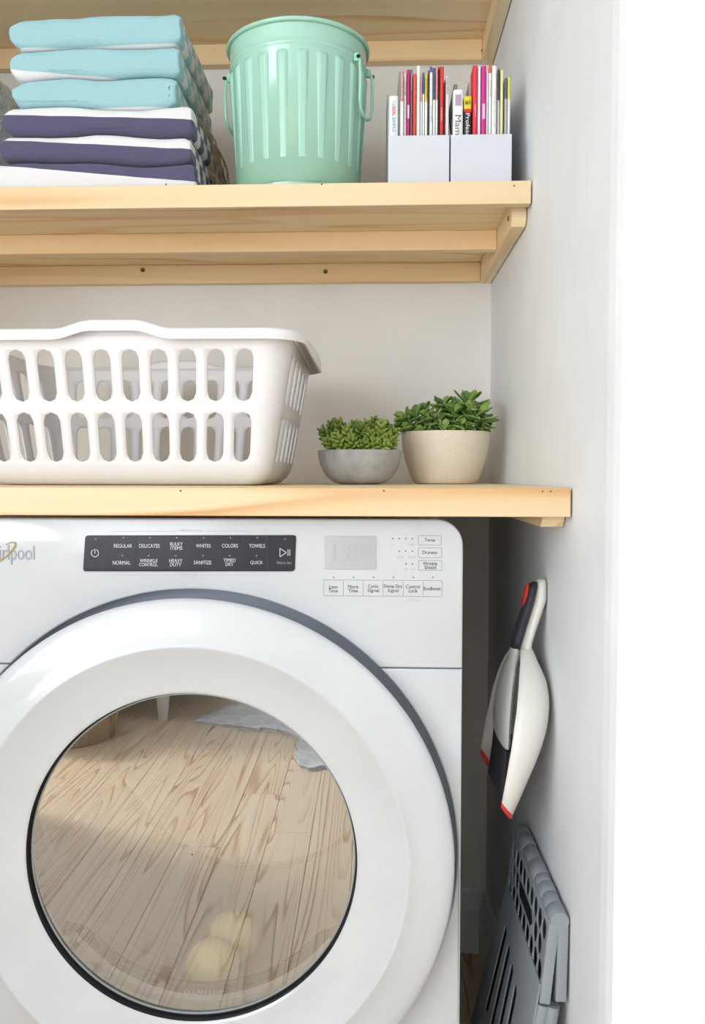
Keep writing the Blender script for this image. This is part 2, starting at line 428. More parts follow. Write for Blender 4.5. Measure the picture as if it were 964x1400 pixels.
# ================================================================ dryer
YD = 1.05
dc = P(261, 1172, YD - .02)
DX, DZ = dc.x, dc.z
xr = P(633, 800, YD).x; xl = 2*DX - xr
ztD = P(500, 709.5, YD).z
dry = thing('dryer', 'white front-loading clothes dryer with round glass door under the counter', 'dryer', (DX, YD + .3, FZ))
k = YD/1.10
RO = .3215              # recess radius
zs = P(580, 914, YD).z          # seam
bt = .004
def arc(a0, a1, n, r=RO): return [(DX + r*math.cos(R(a0 + (a1 - a0)*i/n)), DZ + r*math.sin(R(a0 + (a1 - a0)*i/n))) for i in range(n + 1)]
th = math.degrees(math.asin((zs + .0006 - DZ)/RO)); th2 = math.degrees(math.asin((zs - .0006 - DZ)/RO))
rc_ = .032
top = [(xr, zs + .0006)]
for i in range(9): t = R(90*i/8); top.append((xr - rc_ + rc_*math.cos(t), ztD - rc_ + rc_*math.sin(t)))
for i in range(9): t = R(90 + 90*i/8); top.append((xl + rc_ + rc_*math.cos(t), ztD - rc_ + rc_*math.sin(t)))
top.append((xl, zs + .0006)); top += arc(180 - th, th, 80)
# polygon must run the right way round: arc goes from left intersection over the top to the right one
con = obj('control_panel', xz(flat(top, [], .03, .0025), YD + .015), m_white, dry, sharp=30)
zbD = FZ + .12
low = [(xl, zs - .0006), (xl, zbD), (xr, zbD), (xr, zs - .0006)] + arc(th2, th2 - (180 + 2*th2), 150)
low = [(xl - 0, zs - .0006), (xl, zbD), (xr, zbD), (xr, zs - .0006)] + arc(th2, -180 - th2, 150)
fp = obj('front_panel', xz(flat(low, [], .03, .0025), YD + .015), m_white, dry, sharp=30)
obj('toe_panel', box(xl, xr, YD + .004, YD + .03, FZ + .02, zbD - .002), m_white, dry, smooth=False, bevel=.002)
# cabinet shell: wrapped rounded box, open at the front
prof = []
for i in range(7): t = R(90*i/6); prof.append((xr - .003 - .03 + .03*math.cos(t), ztD - .002 - .03 + .03*math.sin(t)))
for i in range(7): t = R(90 + 90*i/6); prof.append((xl + .003 + .03 + .03*math.cos(t), ztD - .002 - .03 + .03*math.sin(t)))
prof += [(xl + .003, FZ + .02), (xr - .003, FZ + .02)]
cab = loft([[(a, y, b) for a, b in prof] for y in (YD + .031, YB - .06)], caps=False)
obj('cabinet', cab, m_white, dry, solid=.002)
obj('back_panel', xz(flat([(a, b) for a, b in prof], [], .002), YB - .059), m_steel, dry, smooth=False)
for sx in (xl + .05, xr - .05):
    for sy in (YD + .07, YB - .12):
        obj('foot', lathe([(.014, 0), (.018, .002), (.018, .01), (.012, .022)], sx, sy, FZ, 16, caps=True), m_dark, dry)
# recessed bulkhead behind the door, with the opening into the drum
bh = obj('door_recess', lathe([(RO + .002, YD + .002), (RO + .002, YD + .032), (.30*k, YD + .034), (.262, YD + .036)], DX, 0, DZ, 128, 'Y'), m_gap, dry)
# drum
RD = .272; DCZ = DZ - .004
dr = obj('drum', lathe([(RD*.99, YD + .062), (RD, YD + .07), (RD, YD + .2), (RD - .004, YD + .205), (RD - .004, YD + .42), (RD, YD + .425), (RD, 1.605), (RD*.985, 1.61), (.10, 1.61), (.001, 1.61)], DX, 0, DCZ, 128, 'Y'), m_drum, dry)
obj('rear_seam', lathe([(RD - .001, 1.596), (RD - .0085, 1.598), (RD - .0085, 1.606), (RD - .001, 1.607)], DX, 0, DCZ, 128, 'Y'), m_drumdk, dr)
for a in (20, 140, 260 + 20):
    pts = []
    loops = []
    for y in (YD + .12, YD + .16, 1.50, 1.56):
        h = .045 if YD + .13 < y < 1.53 else .012
        l = []
        for da, rr in ((-9, RD - .002), (-4, RD - h*.8), (0, RD - h), (4, RD - h*.8), (9, RD - .002)):
            t = R(a + da); l.append((DX + rr*math.cos(t), y, DCZ + rr*math.sin(t)))
        loops.append(l)
    if a != 280: obj('drum_baffle', loft(loops), m_drum, dr)
# bulkhead ring + lint grille crescent
RG0, RG1 = .1945, .208
obj('bulkhead_ring', lathe([(.262, YD + .036), (.236, YD + .040), (.232, YD + .05), (.240, YD + .062), (RD, YD + .064)], DX, 0, DZ, 128, 'Y'), m_lip, dry)
YG = YD + .046
def sect(r0, r1, a0, a1, n):
    return arc(a0, a1, n, r0) + arc(a1, a0, n, r1)
slots = []
for a in [227 + 6.2*i for i in range(6)] + [281.5 + 6.2*i for i in range(6)]:
    slots.append([(DX + r_*math.cos(R(a + d)), DZ + r_*math.sin(R(a + d))) for r_, d in ((RG0 + .004, -1.5), (RG0 + .0034, 1.5), (RG0 + .0062, 1.9), (RG1 - .0042, 1.5), (RG1 - .0036, -1.5), (RG1 - .006, -1.9))])
out = [(DX - .18, DZ - .118), (DX - .150, DZ - .1235)] + arc(221, 319, 60, RG0) + [(DX + .152, DZ - .1235), (DX + .18, DZ - .112), (DX + .182, DZ - .128), (DX + .158, DZ - .137)] + arc(319, 221, 60, RG1) + [(DX - .156, DZ - .137), (DX - .186, DZ - .134)]
gr = obj('lint_grille', xz(flat(out, slots, .005, .0006), YG), m_grille, dry)
obj('slot_shade', xz(flat(sect(RG0 + .001, RG1 - .001, 225, 315, 40), [], .001), YG + .006), m_dark, gr)  # dark sheet standing in for the shade behind the grille slots
text('embossed_text', 'CLEAN LINT', (DX - .024, DZ - .2068, DX + .030, DZ - .2016), YG - .0026, m_lip, gr)
text('embossed_text', 'SCREEN', (DX - .016, DZ - .2110, DX + .022, DZ - .2075), YG - .0026, m_lip, gr)
obj('lower_bulkhead', lathe([(RG1 - .0005, YD + .046), (RG1 + .003, YD + .036), (.262, YD + .034)], DX, 0, DZ, 60, 'Y', a0=R(218), a1=R(322)), m_lip, dry)
obj('latch_slot', box(DX - .0045, DX - .0015, YD + .038, YD + .0400, DZ - .2165, DZ - .2125), m_dark, dry, smooth=False)
# door
Rg = .2004
def yy(d): return YD - d
dprof = [(.298, YD + .012), (.304, YD - .002), (.3120, YD - .024), (.3150, YD - .0305), (.3148, YD - .0335), (.3105, YD - .0375), (.300, YD - .0405), (.280, YD - .0440), (.2630, YD - .0470), (.2612, YD - .0482), (.2592, YD - .0478), (.2568, YD - .0462), (.235, YD - .0355), (.213, YD - .0275), (Rg + .004, YD - .0255), (Rg + .0012, YD - .0245), (Rg, YD - .0235)]
door = obj('door_ring', lathe(dprof, DX, 0, DZ, 192, 'Y'), m_white2, dry, sharp=50)
obj('gasket', lathe([(Rg, YD - .0236), (Rg, YD - .012), (Rg - .002, YD - .0118)], DX, 0, DZ, 160, 'Y'), m_dark, door)
obj('chrome_bezel', lathe([(Rg - .0022, YD - .0118), (Rg - .0026, YD - .0135), (Rg - .0042, YD - .0135), (Rg - .0046, YD - .011)], DX, 0, DZ, 160, 'Y'), m_lip, door)
gl = lathe([(.001, YD - .0125), (Rg - .004, YD - .0125), (Rg - .004, YD - .0095), (.001, YD - .0095)], DX, 0, DZ, 128, 'Y')
m_gback = glass_mix('glass_back', (1, 1, 1), .0)
gl.faces.ensure_lookup_table()
for f in gl.faces:
    c = f.calc_center_median(); f.material_index = 0 if c.y < YD - .0120 else 1
obj('door_glass', gl, [m_glass, m_gback], door, smooth=False)
obj('door_liner', lathe([(Rg - .002, YD - .010), (Rg + .004, YD + .012), (.297, YD + .012)], DX, 0, DZ, 128, 'Y'), m_lip, door)
# dry balls
for X, Y, lb in ((P(290, 1325, 1.205).x, 1.205, 'front yellowish wool dryer ball behind the round door glass'), (P(318, 1290, 1.285).x, 1.285, 'rear yellowish wool dryer ball, further right inside the drum')):
    r = .038; zz = DCZ - math.sqrt((RD - r - .003)**2 - (X - DX)**2)
    bm = bmesh.new(); bmesh.ops.create_icosphere(bm, subdivisions=4, radius=r)
    for v in bm.verts: v.co = v.co*(1 + .015*noise.noise(v.co*60)) + Vector((X, Y, zz))
    tag(obj('dryer_ball', bm, m_ball, base=(X, Y, zz - r)), lb, 'dryer ball', 'wool balls in the drum')
# ---- controls
YF = YD - .0001
def prect(x0, y0, x1, y1, Y=YD): a = P(x0, y1, Y); b = P(x1, y0, Y); return (a.x, a.z, b.x, b.z)
a, b_, c_, d_ = P(117, 732, YD), P(405, 731.5, YD), P(403, 781, YD), P(114, 781, YD)
def quadround(pts, r, n=5):
    out = []; N = len(pts)
    for i in range(N):
        p0, p1, p2 = Vector(pts[i - 1]), Vector(pts[i]), Vector(pts[(i + 1) % N])
        u = (p0 - p1).normalized(); w = (p2 - p1).normalized()
        for j in range(n + 1):
            t = j/n; s_ = p1 + u*r; e_ = p1 + w*r
            out.append(tuple((1 - t)**2*s_ + 2*t*(1 - t)*p1 + t*t*e_))
    return out
strip = obj('control_strip', xz(flat(quadround([(a.x, a.z), (b_.x, b_.z), (c_.x, c_.z), (d_.x, d_.z)], .004), [], .003, .0008), YD - .0006), m_strip, dry)
YS = YD - .0021
def line(x0, y0, x1, y1, w, m, parent, Y=YF, name='printed_line'):
    A, B = P(x0, y0, YD), P(x1, y1, YD); d = (B - A).normalized(); n = Vector((-d.z, 0, d.x))*w/2
    pts = [A + n, B + n, B - n, A - n]
    bm = loft([[(p.x, Y, p.z) for p in pts], [(p.x, Y - .0002, p.z) for p in pts]])
    return obj(name, bm, m, parent, smooth=False)
for xa, xb in ((150.5, 148.5), (369, 366.5)): line(xa - 5, 733.5, xb - 7 if xa < 200 else xb, 780, .0016, m_strip2, strip, YS)
line(152, 756, 366, 755.5, .0006, m_strip2, strip, YS)
for xx in (187, 224, 260, 297, 333): line(xx, 734, xx - 1.5, 780, .0005, m_strip2, strip, YS)
def T(body, x0, y0, x1, y1, m, parent, Y=YS): return text('button_label', body, prect(x0, y0, x1, y1), Y, m, parent)
for b, x0, y0, x1, y1 in (('REGULAR', 156.4, 743.6, 181.2, 748.6), ('DELICATES', 191, 743.6, 219, 748.6), ('BULKY', 233.4, 741.4, 250.3, 746), ('ITEMS', 233.8, 746.9, 250, 751.5),
    ('WHITES', 268.4, 743.6, 288.6, 748.4), ('COLORS', 304, 743.4, 325.7, 748.4), ('TOWELS', 341, 743.6, 362.7, 748.6), ('NORMAL', 155, 766.6, 179, 771.6),
    ('WRINKLE', 191.9, 764, 216, 768.4), ('CONTROL', 190.9, 769.4, 216, 773.9), ('HEAVY', 232, 764, 250, 768.6), ('DUTY', 233.3, 769.3, 248.4, 774), ('SANITIZE', 265.6, 766.4, 289.5, 771.2),
    ('TIMED', 306, 763.4, 322.5, 768), ('DRY', 309, 769, 319.4, 773.5), ('QUICK', 342.5, 766.6, 359.7, 771.8), ('Hold to Start', 379, 767, 399.5, 771)):
    T(b, x0, y0, x1, y1, m_ink if 'Hold' not in b else m_inkg, strip)
def dot(px, py, r, m, parent, Y): c = P(px, py, YD); return obj('indicator_dot', lathe([(r, Y), (r, Y - .0002)], c.x, 0, c.z, 10, 'Y', caps=True), m, parent, smooth=False)
for px, py in [(x, 735) for x in (169.6, 206, 242.4, 279, 315.5, 352)] + [(x, 759.5) for x in (168, 204, 241, 278, 314.5, 351)] + [(131.7, 737), (390, 737)]:
    dot(px, py, .0009, m_inkg, strip, YS)
c = P(130.5, 756, YD)
obj('power_symbol', lathe([(.0041, YS), (.0041, YS - .0002), (.0048, YS - .0002), (.0048, YS)], c.x, 0, c.z, 24, 'Y', a0=R(115), a1=R(425)), m_ink, strip, smooth=False)
line(130.5, 750, 130.5, 756.5, .0008, m_ink, strip, YS, 'power_symbol')
tri = [(383, 749.5), (383, 761), (391.7, 755.3)]
for i in range(3): line(*tri[i], *tri[(i + 1) % 3], .0008, m_ink, strip, YS, 'start_symbol')
for xx in (394, 396.6): line(xx, 750.8, xx, 759.6, .0008, m_ink, strip, YS, 'start_symbol')
text('button_label', 'WHAT to dry', prect(246, 723.5, 276, 728), YF, m_inkl, con)
text('button_label', 'HOW to dry', prect(244, 784, 271, 788.6), YF, m_inkl, con)
for x0, x1, y in ((150, 243, 726.5), (280, 371, 726.3), (146, 241, 786.2), (275, 368.5, 786)): line(x0, y, x1, y, .0006, m_inkl, con)
disp = obj('display', xz(flat(rrect(*prect(444.2, 732.9, 514.7, 778.3), .0008), [], .001, .0002), YD - .0003), m_lcd, dry)
text('display_segments', '1:88', prect(456, 744, 506, 768), YD - .0009, mat('lcd_segments', (178, 180, 183), .4), disp)
def zx(u): return 430 + u/4.59
def zy(v): return 710 + v/4.59
def frame(u0, v0, u1, v1, name='button_outline'):
    x0, z0, x1, z1 = prect(zx(u0), zy(v0), zx(u1), zy(v1)); w = .0005
    return obj(name, xz(flat(rrect(x0, z0, x1, z1, .0012, 3), [rrect(x0 + w, z0 + w, x1 - w, z1 - w, .0008, 3)], .0003), YF - .0001), m_inkg, con, smooth=False)
frame(650, 102, 798, 162); frame(650, 178, 800, 242); frame(652, 257, 802, 321); frame(57, 383, 802, 481)
for u in (181, 305, 430, 557, 682): line(zx(u), zy(384), zx(u), zy(480), .0005, m_inkg, con)
for b, u0, v0, u1, v1, m in (('Temp', 690, 120, 757, 144, m_inkd), ('Dryness', 678, 197, 771, 224, m_inkd), ('Wrinkle', 680, 266, 770, 288, m_inkd), ('Shield', 690, 291, 763, 313, m_inkd),
    ('Air', 480, 152, 507, 165, m_inkl), ('High', 590, 150, 634, 168, m_inkl), ('Less', 518, 230, 557, 243, m_inkl), ('More', 590, 229, 637, 243, m_inkl), ('Off', 556, 305, 583, 318, m_inkl), ('On', 600, 305, 628, 318, m_inkl),
    ('Less', 92, 412, 145, 434, m_inkd), ('Time', 88, 437, 147, 459, m_inkd), ('More', 210, 412, 275, 433, m_inkd), ('Time', 213, 437, 272, 459, m_inkd), ('Cycle', 336, 410, 400, 435, m_inkd), ('Signal', 333, 436, 405, 462, m_inkd),
    ('Damp Dry', 436, 410, 552, 435, m_inkd), ('Signal', 460, 436, 528, 462, m_inkd), ('Control', 573, 410, 662, 433, m_inkd), ('Lock', 592, 437, 647, 459, m_inkd), ('EcoBoost', 686, 424, 793, 445, m_inkd), ('Hold 3 sec', 585, 503, 660, 515, m_inkl)):
    T(b, zx(u0), zy(v0), zx(u1), zy(v1), m, con, YF)
for u, v in [(491, 121), (532, 121), (573, 121), (614, 121), (532, 200), (573, 200), (614, 200), (575, 280), (615, 280)] + [(u, 364) for u in (120, 245, 370, 495, 620, 742)]:
    dot(zx(u), zy(v), .0008, m_inkd, con, YF)
text('brand_badge', 'Whirlpool', prect(-31, 745.5, 47, 771.5), YF, m_silver, con, thick=.0008)
pts = []
for i in range(25):
    t = R(-60 + 250*i/24); cx0, cy0 = 2, 757
    ex, ey = 24*math.cos(t), 7*math.sin(t)
    a_ = R(-38); p = P(cx0 + ex*math.cos(a_) - ey*math.sin(a_), cy0 + ex*math.sin(a_) + ey*math.cos(a_), YD); pts.append((p.x, YF - .0012, p.z))
obj('badge_swoosh', tube(pts, [.0003 + .0006*math.sin(math.pi*i/24) for i in range(25)], 6), m_gold, con)

# ================================================================ towels
def towelmat(name, main, other, zfun, check, p=.03):
    """woven stripes: the front shows a band of `main` over/under `other`; the folded side edge shows checks"""
    m = bpy.data.materials.new(name); m.use_nodes = True; nt = m.node_tree; b = nt.nodes['Principled BSDF']
    b.inputs['Roughness'].default_value = .95; b.inputs['Specular IOR Level'].default_value = .15
    b.inputs['Sheen Weight'].default_value = .2
    tc = nt.nodes.new('ShaderNodeTexCoord'); sep = nt.nodes.new('ShaderNodeSeparateXYZ'); nt.links.new(tc.outputs['UV'], sep.inputs[0])
    u, v = sep.outputs[0], sep.outputs[1]
    lo = math_node(nt, 'MULTIPLY_ADD', u, zfun[1]); nt.nodes[-1].inputs[2].default_value = zfun[0]
    front = math_node(nt, 'GREATER_THAN', v, lo) if zfun[2] > 0 else math_node(nt, 'LESS_THAN', v, lo)
    so = nt.nodes.new('ShaderNodeSeparateXYZ'); nt.links.new(tc.outputs['Object'], so.inputs[0])
    fy = math_node(nt, 'FLOOR', math_node(nt, 'DIVIDE', so.outputs[1], p)); fz = math_node(nt, 'FLOOR', math_node(nt, 'MULTIPLY', v, 2.0))
    chk = math_node(nt, 'MODULO', math_node(nt, 'ABSOLUTE', math_node(nt, 'ADD', fy, fz)), 2.0)
    side = math_node(nt, 'MULTIPLY', math_node(nt, 'GREATER_THAN', u, check), math_node(nt, 'GREATER_THAN', so.outputs[1], -.119))
    mx = nt.nodes.new('ShaderNodeMix'); mx.data_type = 'FLOAT'
    nt.links.new(side, mx.inputs[0]); nt.links.new(front, mx.inputs[2]); nt.links.new(chk, mx.inputs[3])
    n = nt.nodes.new('ShaderNodeTexNoise'); n.inputs['Scale'].default_value = 500; nt.links.new(tc.outputs['Object'], n.inputs['Vector'])
    c = nt.nodes.new('ShaderNodeMix'); c.data_type = 'RGBA'
    nt.links.new(mx.outputs[0], c.inputs[0]); c.inputs[6].default_value = lin(other); c.inputs[7].default_value = lin(main)
    c2 = nt.nodes.new('ShaderNodeMix'); c2.data_type = 'RGBA'; c2.blend_type = 'OVERLAY'; c2.inputs[0].default_value = .10
    nt.links.new(c.outputs[2], c2.inputs[6]); nt.links.new(n.outputs['Fac'], c2.inputs[7])
    nt.links.new(c2.outputs[2], b.inputs['Base Color'])
    bpn = nt.nodes.new('ShaderNodeBump'); bpn.inputs['Strength'].default_value = .35; bpn.inputs['Distance'].default_value = .001
    nt.links.new(n.outputs['Fac'], bpn.inputs['Height']); nt.links.new(bpn.outputs['Normal'], b.inputs['Normal'])
    return m
AQUA = (156, 197, 203); NAVY = (88, 86, 112); WH = (226, 225, 226)
def towel(label, x0, x1, y0, y1, zb, zt, m, seed, zb_r=None, zt_r=None, wav=.0045):
    """zb/zt at the left end, zb_r/zt_r at the right end"""
    zb_r = zb if zb_r is None else zb_r; zt_r = zt if zt_r is None else zt_r
    bm = bmesh.new(); nx, ny, nl = 30, 22, 14
    uvl = bm.loops.layers.uv.new('UVMap'); info = {}
    # rings: cross-section loop in YZ for each x (stadium-like), shrinking at the ends
    loops = []
    N = 44
    for i in range(nx + 1):
        u = .5 - .5*math.cos(math.pi*i/nx); xx = x0 + (x1 - x0)*u
        h = (zt + (zt_r - zt)*u) - (zb + (zb_r - zb)*u); zc = (zb + (zb_r - zb)*u) + h/2
        ex = min(u, 1 - u)*(x1 - x0); rr = h*.5
        sh = 1 if ex > rr*.8 else .30 + .70*math.sqrt(max(0, 1 - (1 - ex/(rr*.8))**2)) if u < .5 else (1 if ex > rr*.5 else .62 + .38*math.sqrt(max(0, 1 - (1 - ex/(rr*.5))**2)))
        l = []
        for j in range(N):
            t = 2*math.pi*j/N; cx_, sy_ = math.cos(t), math.sin(t)
            hy = (y1 - y0)/2; yc = (y0 + y1)/2
            ry = h*.46
            # superellipse-like rounded slab
            Yv = yc + math.copysign(hy - ry + ry*abs(cx_)**.7, cx_) if abs(cx_) > .25 else yc + (hy - ry + ry*abs(.25)**.7)*cx_/.25
            Zv = zc + math.copysign(abs(sy_)**.55, sy_)*h/2*sh
            p = Vector((xx, Yv, Zv))
            n = noise.noise(Vector((xx*11 + seed*7, Yv*7, seed*3.1)))
            n2 = noise.noise(Vector((xx*30 + seed, Yv*6, Zv*20 + seed)))
            if sy_ > .3: p.z += n*wav*1.6
            if sy_ < -.3 and seed > 1: p.z += noise.noise(Vector((xx*11 + (seed-1)*7, Yv*7, (seed-1)*3.1)))*wav*1.6
            p.y += n2*.0025*(1 if cx_ < 0 else .5)
            if u > .97: p.x += -.004*abs(math.cos(math.pi*1.5*(Zv - zc)/h)) + noise.noise(Vector((Yv*40, Zv*60, seed)))*.004
            if u < .03: p.x += noise.noise(Vector((Yv*20, Zv*50, seed)))*.006
            l.append(p); 
        loops.append(l)
    V = [[bm.verts.new(p) for p in l] for l in loops]
    def add(vs, us):
        f = bm.faces.new(vs)
        for lp, (a, b) in zip(f.loops, us): lp[uvl].uv = (a, b)
    def uv(i, j):
        u = .5 - .5*math.cos(math.pi*i/nx); p = loops[i][j]
        z0 = zb + (zb_r - zb)*u; z1 = zt + (zt_r - zt)*u
        return (u, (p.z - z0)/(z1 - z0))
    for i in range(nx):
        for j in range(N):
            k2 = (j + 1) % N
            add((V[i][j], V[i + 1][j], V[i + 1][k2], V[i][k2]), (uv(i, j), uv(i + 1, j), uv(i + 1, k2), uv(i, k2)))
    # ends: strips between front and back halves so that the side face keeps its layers
    for i, flip in ((0, 0), (nx, 1)):
        for j in range(N//2):
            a_, b2 = j, (j + 1); c2, d2 = (N - j - 1) % N, (N - j) % N
            q4 = [a_, b2, c2, d2]
            q4 = [x for n_, x in enumerate(q4) if x not in q4[:n_]]
            if len(q4) < 3: continue
            us = [(1.01 if flip else -.01, uv(i, j_)[1]) for j_ in q4]
            try: add([V[i][x] for x in q4], us)
            except ValueError: pass
    bmesh.ops.recalc_face_normals(bm, faces=bm.faces)
    o = obj('folded_towel', bm, m, base=((x0 + x1)/2, (y0 + y1)/2, min(zb, zb_r)), sharp=60)
    return tag(o, label, 'towel')
YT = 1.325
def tx(px, py=150): return P(px, py, YT + .02).x
def tz(py, px=130): return P(px, py, YT + .012).z
mt = [towelmat('navy_towel_low', NAVY, WH, (.92, -.62, 1), .965, .026), towelmat('navy_towel', NAVY, WH, (.80, -.30, -1), .965, .026),
      towelmat('navy_towel_top', NAVY, WH, (.74, -.22, -1), .965, .026),
      towelmat('aqua_towel_low', AQUA, WH, (.03, .0, 1), .985, .026), towelmat('aqua_towel_mid', AQUA, WH, (.30, -.45, 1), .985, .026), towelmat('aqua_towel_top', AQUA, WH, (.02, .05, 1), .985, .026)]
z0 = zM + .0005
zl = [z0, tz(222), tz(186), tz(150), tz(109), tz(66), tz(22)]
TB = 1.60
L = ['lowest folded towel, white with a thin wedge of navy, bottom of the stack', 'navy folded towel with white top stripe, second from the bottom of the stack',
     'highest of the navy and white folded towels, just below the aqua ones', 'lowest of the three aqua folded towels, resting on the navy ones',
     'middle aqua folded towel with a white wedge at its lower left', 'topmost aqua folded towel of the stack on the shelf']
ext = [(-10, 272), (5, 266), (12, 268), (23, 244), (21, 249), (23, 251)]
tw = []
for i in range(6):
    drop = (.0, -.0075, -.0055, 0, 0, 0, 0)
    tw.append(towel(L[i], tx(ext[i][0]), tx(ext[i][1]), YT + (0 if i < 3 else .004), TB, zl[i], zl[i + 1], mt[i], i + 1,
        zb_r=zl[i] + (drop[i] if i else 0), zt_r=zl[i + 1] + drop[i + 1]))
    tw[-1]['group'] = 'folded towels in one stack'
# fringes: loose cotton strands hanging off the back corner of the stack
rg = random.Random(11)
for k_, (ti, n_) in enumerate(((1, 110), (4, 90))):
    bm = bmesh.new(); xe = tx(ext[ti][1])
    for i in range(n_):
        y = rg.uniform(1.46, 1.61); zt_ = (zl[ti + 1] if ti == 1 else zl[4]) - rg.uniform(0, .02)
        ln = min(rg.uniform(.05, .11), zt_ - z0 - .002); ox = rg.uniform(.004, .03)
        pts = [Vector((xe - .008, y, zt_))]
        for s_ in range(1, 6):
            t = s_/5; pts.append(Vector((xe + ox*math.sin(t*1.6) + rg.uniform(-.002, .002), y + rg.uniform(-.004, .004) + .012*t, zt_ - ln*t + .01*math.sin(t*3))))
        tube(pts, [.0016, .0014, .0014, .0012, .0011, .0006], 5, bm)
    tag(obj('fringe', bm, m_fringe, tw[ti]), 'loose tan cotton fringe strands', kind='stuff')
# white fluffy throw at the far left
bm = bmesh.new(); bmesh.ops.create_cube(bm, size=1); bmesh.ops.subdivide_edges(bm, edges=bm.edges, cuts=26, use_grid_fill=True)
xe = P(14, 150, 1.50).x; zt_ = P(5, 86, 1.50).z
for v in bm.verts:
    c = v.co.copy(); m_ = max(abs(c.x), abs(c.y), abs(c.z)); s_ = (abs(2*c.x)**5 + abs(2*c.y)**5 + abs(2*c.z)**5)**(-.2)
    c = c*s_*2*m_
    zz = (c.z + .5); n_ = noise.noise(c*9)*.05 + noise.noise(c*26)*.022
    wid = .22*(1 - .18*max(0, zz - .45))
    v.co = Vector((xe - .115 + c.x*wid*(1 + n_), 1.52 + c.y*.22*(1 + n_), z0 + .001 + zz*(zt_ - z0)*(1 + n_*.3)))
tag(obj('folded_throw', bm, m_throw, base=(xe - .11, 1.52, z0)), 'white fluffy throw at the left end of the shelf behind the towels', 'blanket')

# ================================================================ mint bin
by_ = 1.405; bx_ = P(408, 200, by_).x; rb = .0912; rt_ = .1108
hb = P(406, 21, by_ - rt_).z - zM
bm = bmesh.new(); NF = 22; N = NF*12; loops = []
def brad(t): return rb + (rt_ - .003 - rb)*t
zs_ = [0, .004, .012, .03, .045, .052, .058, .064, .07, .078, .084, .09, .1, .115, .2, .3, .4, .5, .6, .7, .765, .785, .795, .80, .81, .82, .835, .845, .853, .861, .87, .88, .9, .95, .975]
for t in zs_:
    l = []
    for i in range(N):
        a = 2*math.pi*i/N
        r = brad(t)
        w = 0
        if .08 < t < .815:
            e = min((t - .08)/.03, (.815 - t)/.04, 1); e = math.sin(e*math.pi/2)
            s_ = .5 + .5*math.cos(a*NF); s_ = min(1, max(0, (s_ - .3)/.4)); s_ = s_*s_*(3 - 2*s_)
            w = .0046*s_*e
        r += w + .0022*math.exp(-((t - .055)/.012)**2) + .0022*math.exp(-((t - .858)/.014)**2)
        l.append((bx_ + r*math.cos(a), by_ + r*math.sin(a), z0 + t*hb))
    loops.append(l)
binr = thing('mint_bin', 'mint green fluted metal bin with drop handles on the middle shelf', 'bin', (bx_, by_, z0))
for r, t in ((rt_ - .003, .985), (rt_ - .004, .97), (rb + .006, .03), (.001, .02)):
    loops.append([(bx_ + r*math.cos(2*math.pi*i/N), by_ + r*math.sin(2*math.pi*i/N), z0 + t*hb) for i in range(N)])
b_o = loft(loops, caps=False); b_o.faces.ensure_lookup_table()
bmesh.ops.contextual_create(b_o, geom=[e for e in b_o.edges if e.is_boundary and e.verts[0].co.z < z0 + .001])
obj('pail', b_o, m_mint, binr, sharp=0)
tr = [(rt_ - .0015 + .0034*math.cos(R(a)), hb*.985 + .0034*math.sin(R(a))) for a in range(0, 361, 30)]
obj('rolled_rim', lathe(tr, bx_, by_, z0, 128), m_mint, binr)
for sgn in (-1, 1):
    zr = z0 + hb*.83; xx = bx_ + sgn*(brad(.83) + .003)
    pts = [(xx - sgn*.004, by_ - .027, zr + .004), (xx + sgn*.003, by_ - .030, zr), (xx + sgn*.0045, by_ - .031, zr - .02), (xx + sgn*.004, by_ - .030, zr - .05)]
    for i in range(9):
        t = math.pi*i/8; pts.append((xx + sgn*(.0035 - .001*math.sin(t)), by_ - .030*math.cos(t), zr - .055 - .022*math.sin(t)))
    pts += [(xx + sgn*.004, by_ + .030, zr - .05), (xx + sgn*.0045, by_ + .031, zr - .02), (xx + sgn*.003, by_ + .030, zr), (xx - sgn*.004, by_ + .027, zr + .004)]
    tw_ = lambda p: (bx_ + (p[0]-bx_)*math.cos(HA) + (p[1]-by_)*math.sin(HA), by_ - (p[0]-bx_)*math.sin(HA) + (p[1]-by_)*math.cos(HA), p[2])
    HA = R(17); pts = [tw_(p) for p in pts]
    hnd = obj('drop_handle', tube(pts, .0023, 10), m_mintw, binr)
    for s2 in (-1, 1):
        lug = box(min(xx - sgn*.006, xx + sgn*.002), max(xx - sgn*.006, xx + sgn*.002), by_ + s2*.028 - .004, by_ + s2*.028 + .004, zr - .003, zr + .009)
        for v in lug.verts: v.co = tw_(v.co)
        obj('handle_lug', lug, m_mintw, binr, bevel=.0015)
        ey_ = tw_((xx + sgn*.003, by_ + s2*.036, 0))
        obj('handle_eye', lathe([(.0001, -.0015), (.003, -.0015), (.003, .0015), (.0001, .0015)], ey_[0], ey_[1], zr + .001, 10), m_dark, hnd)

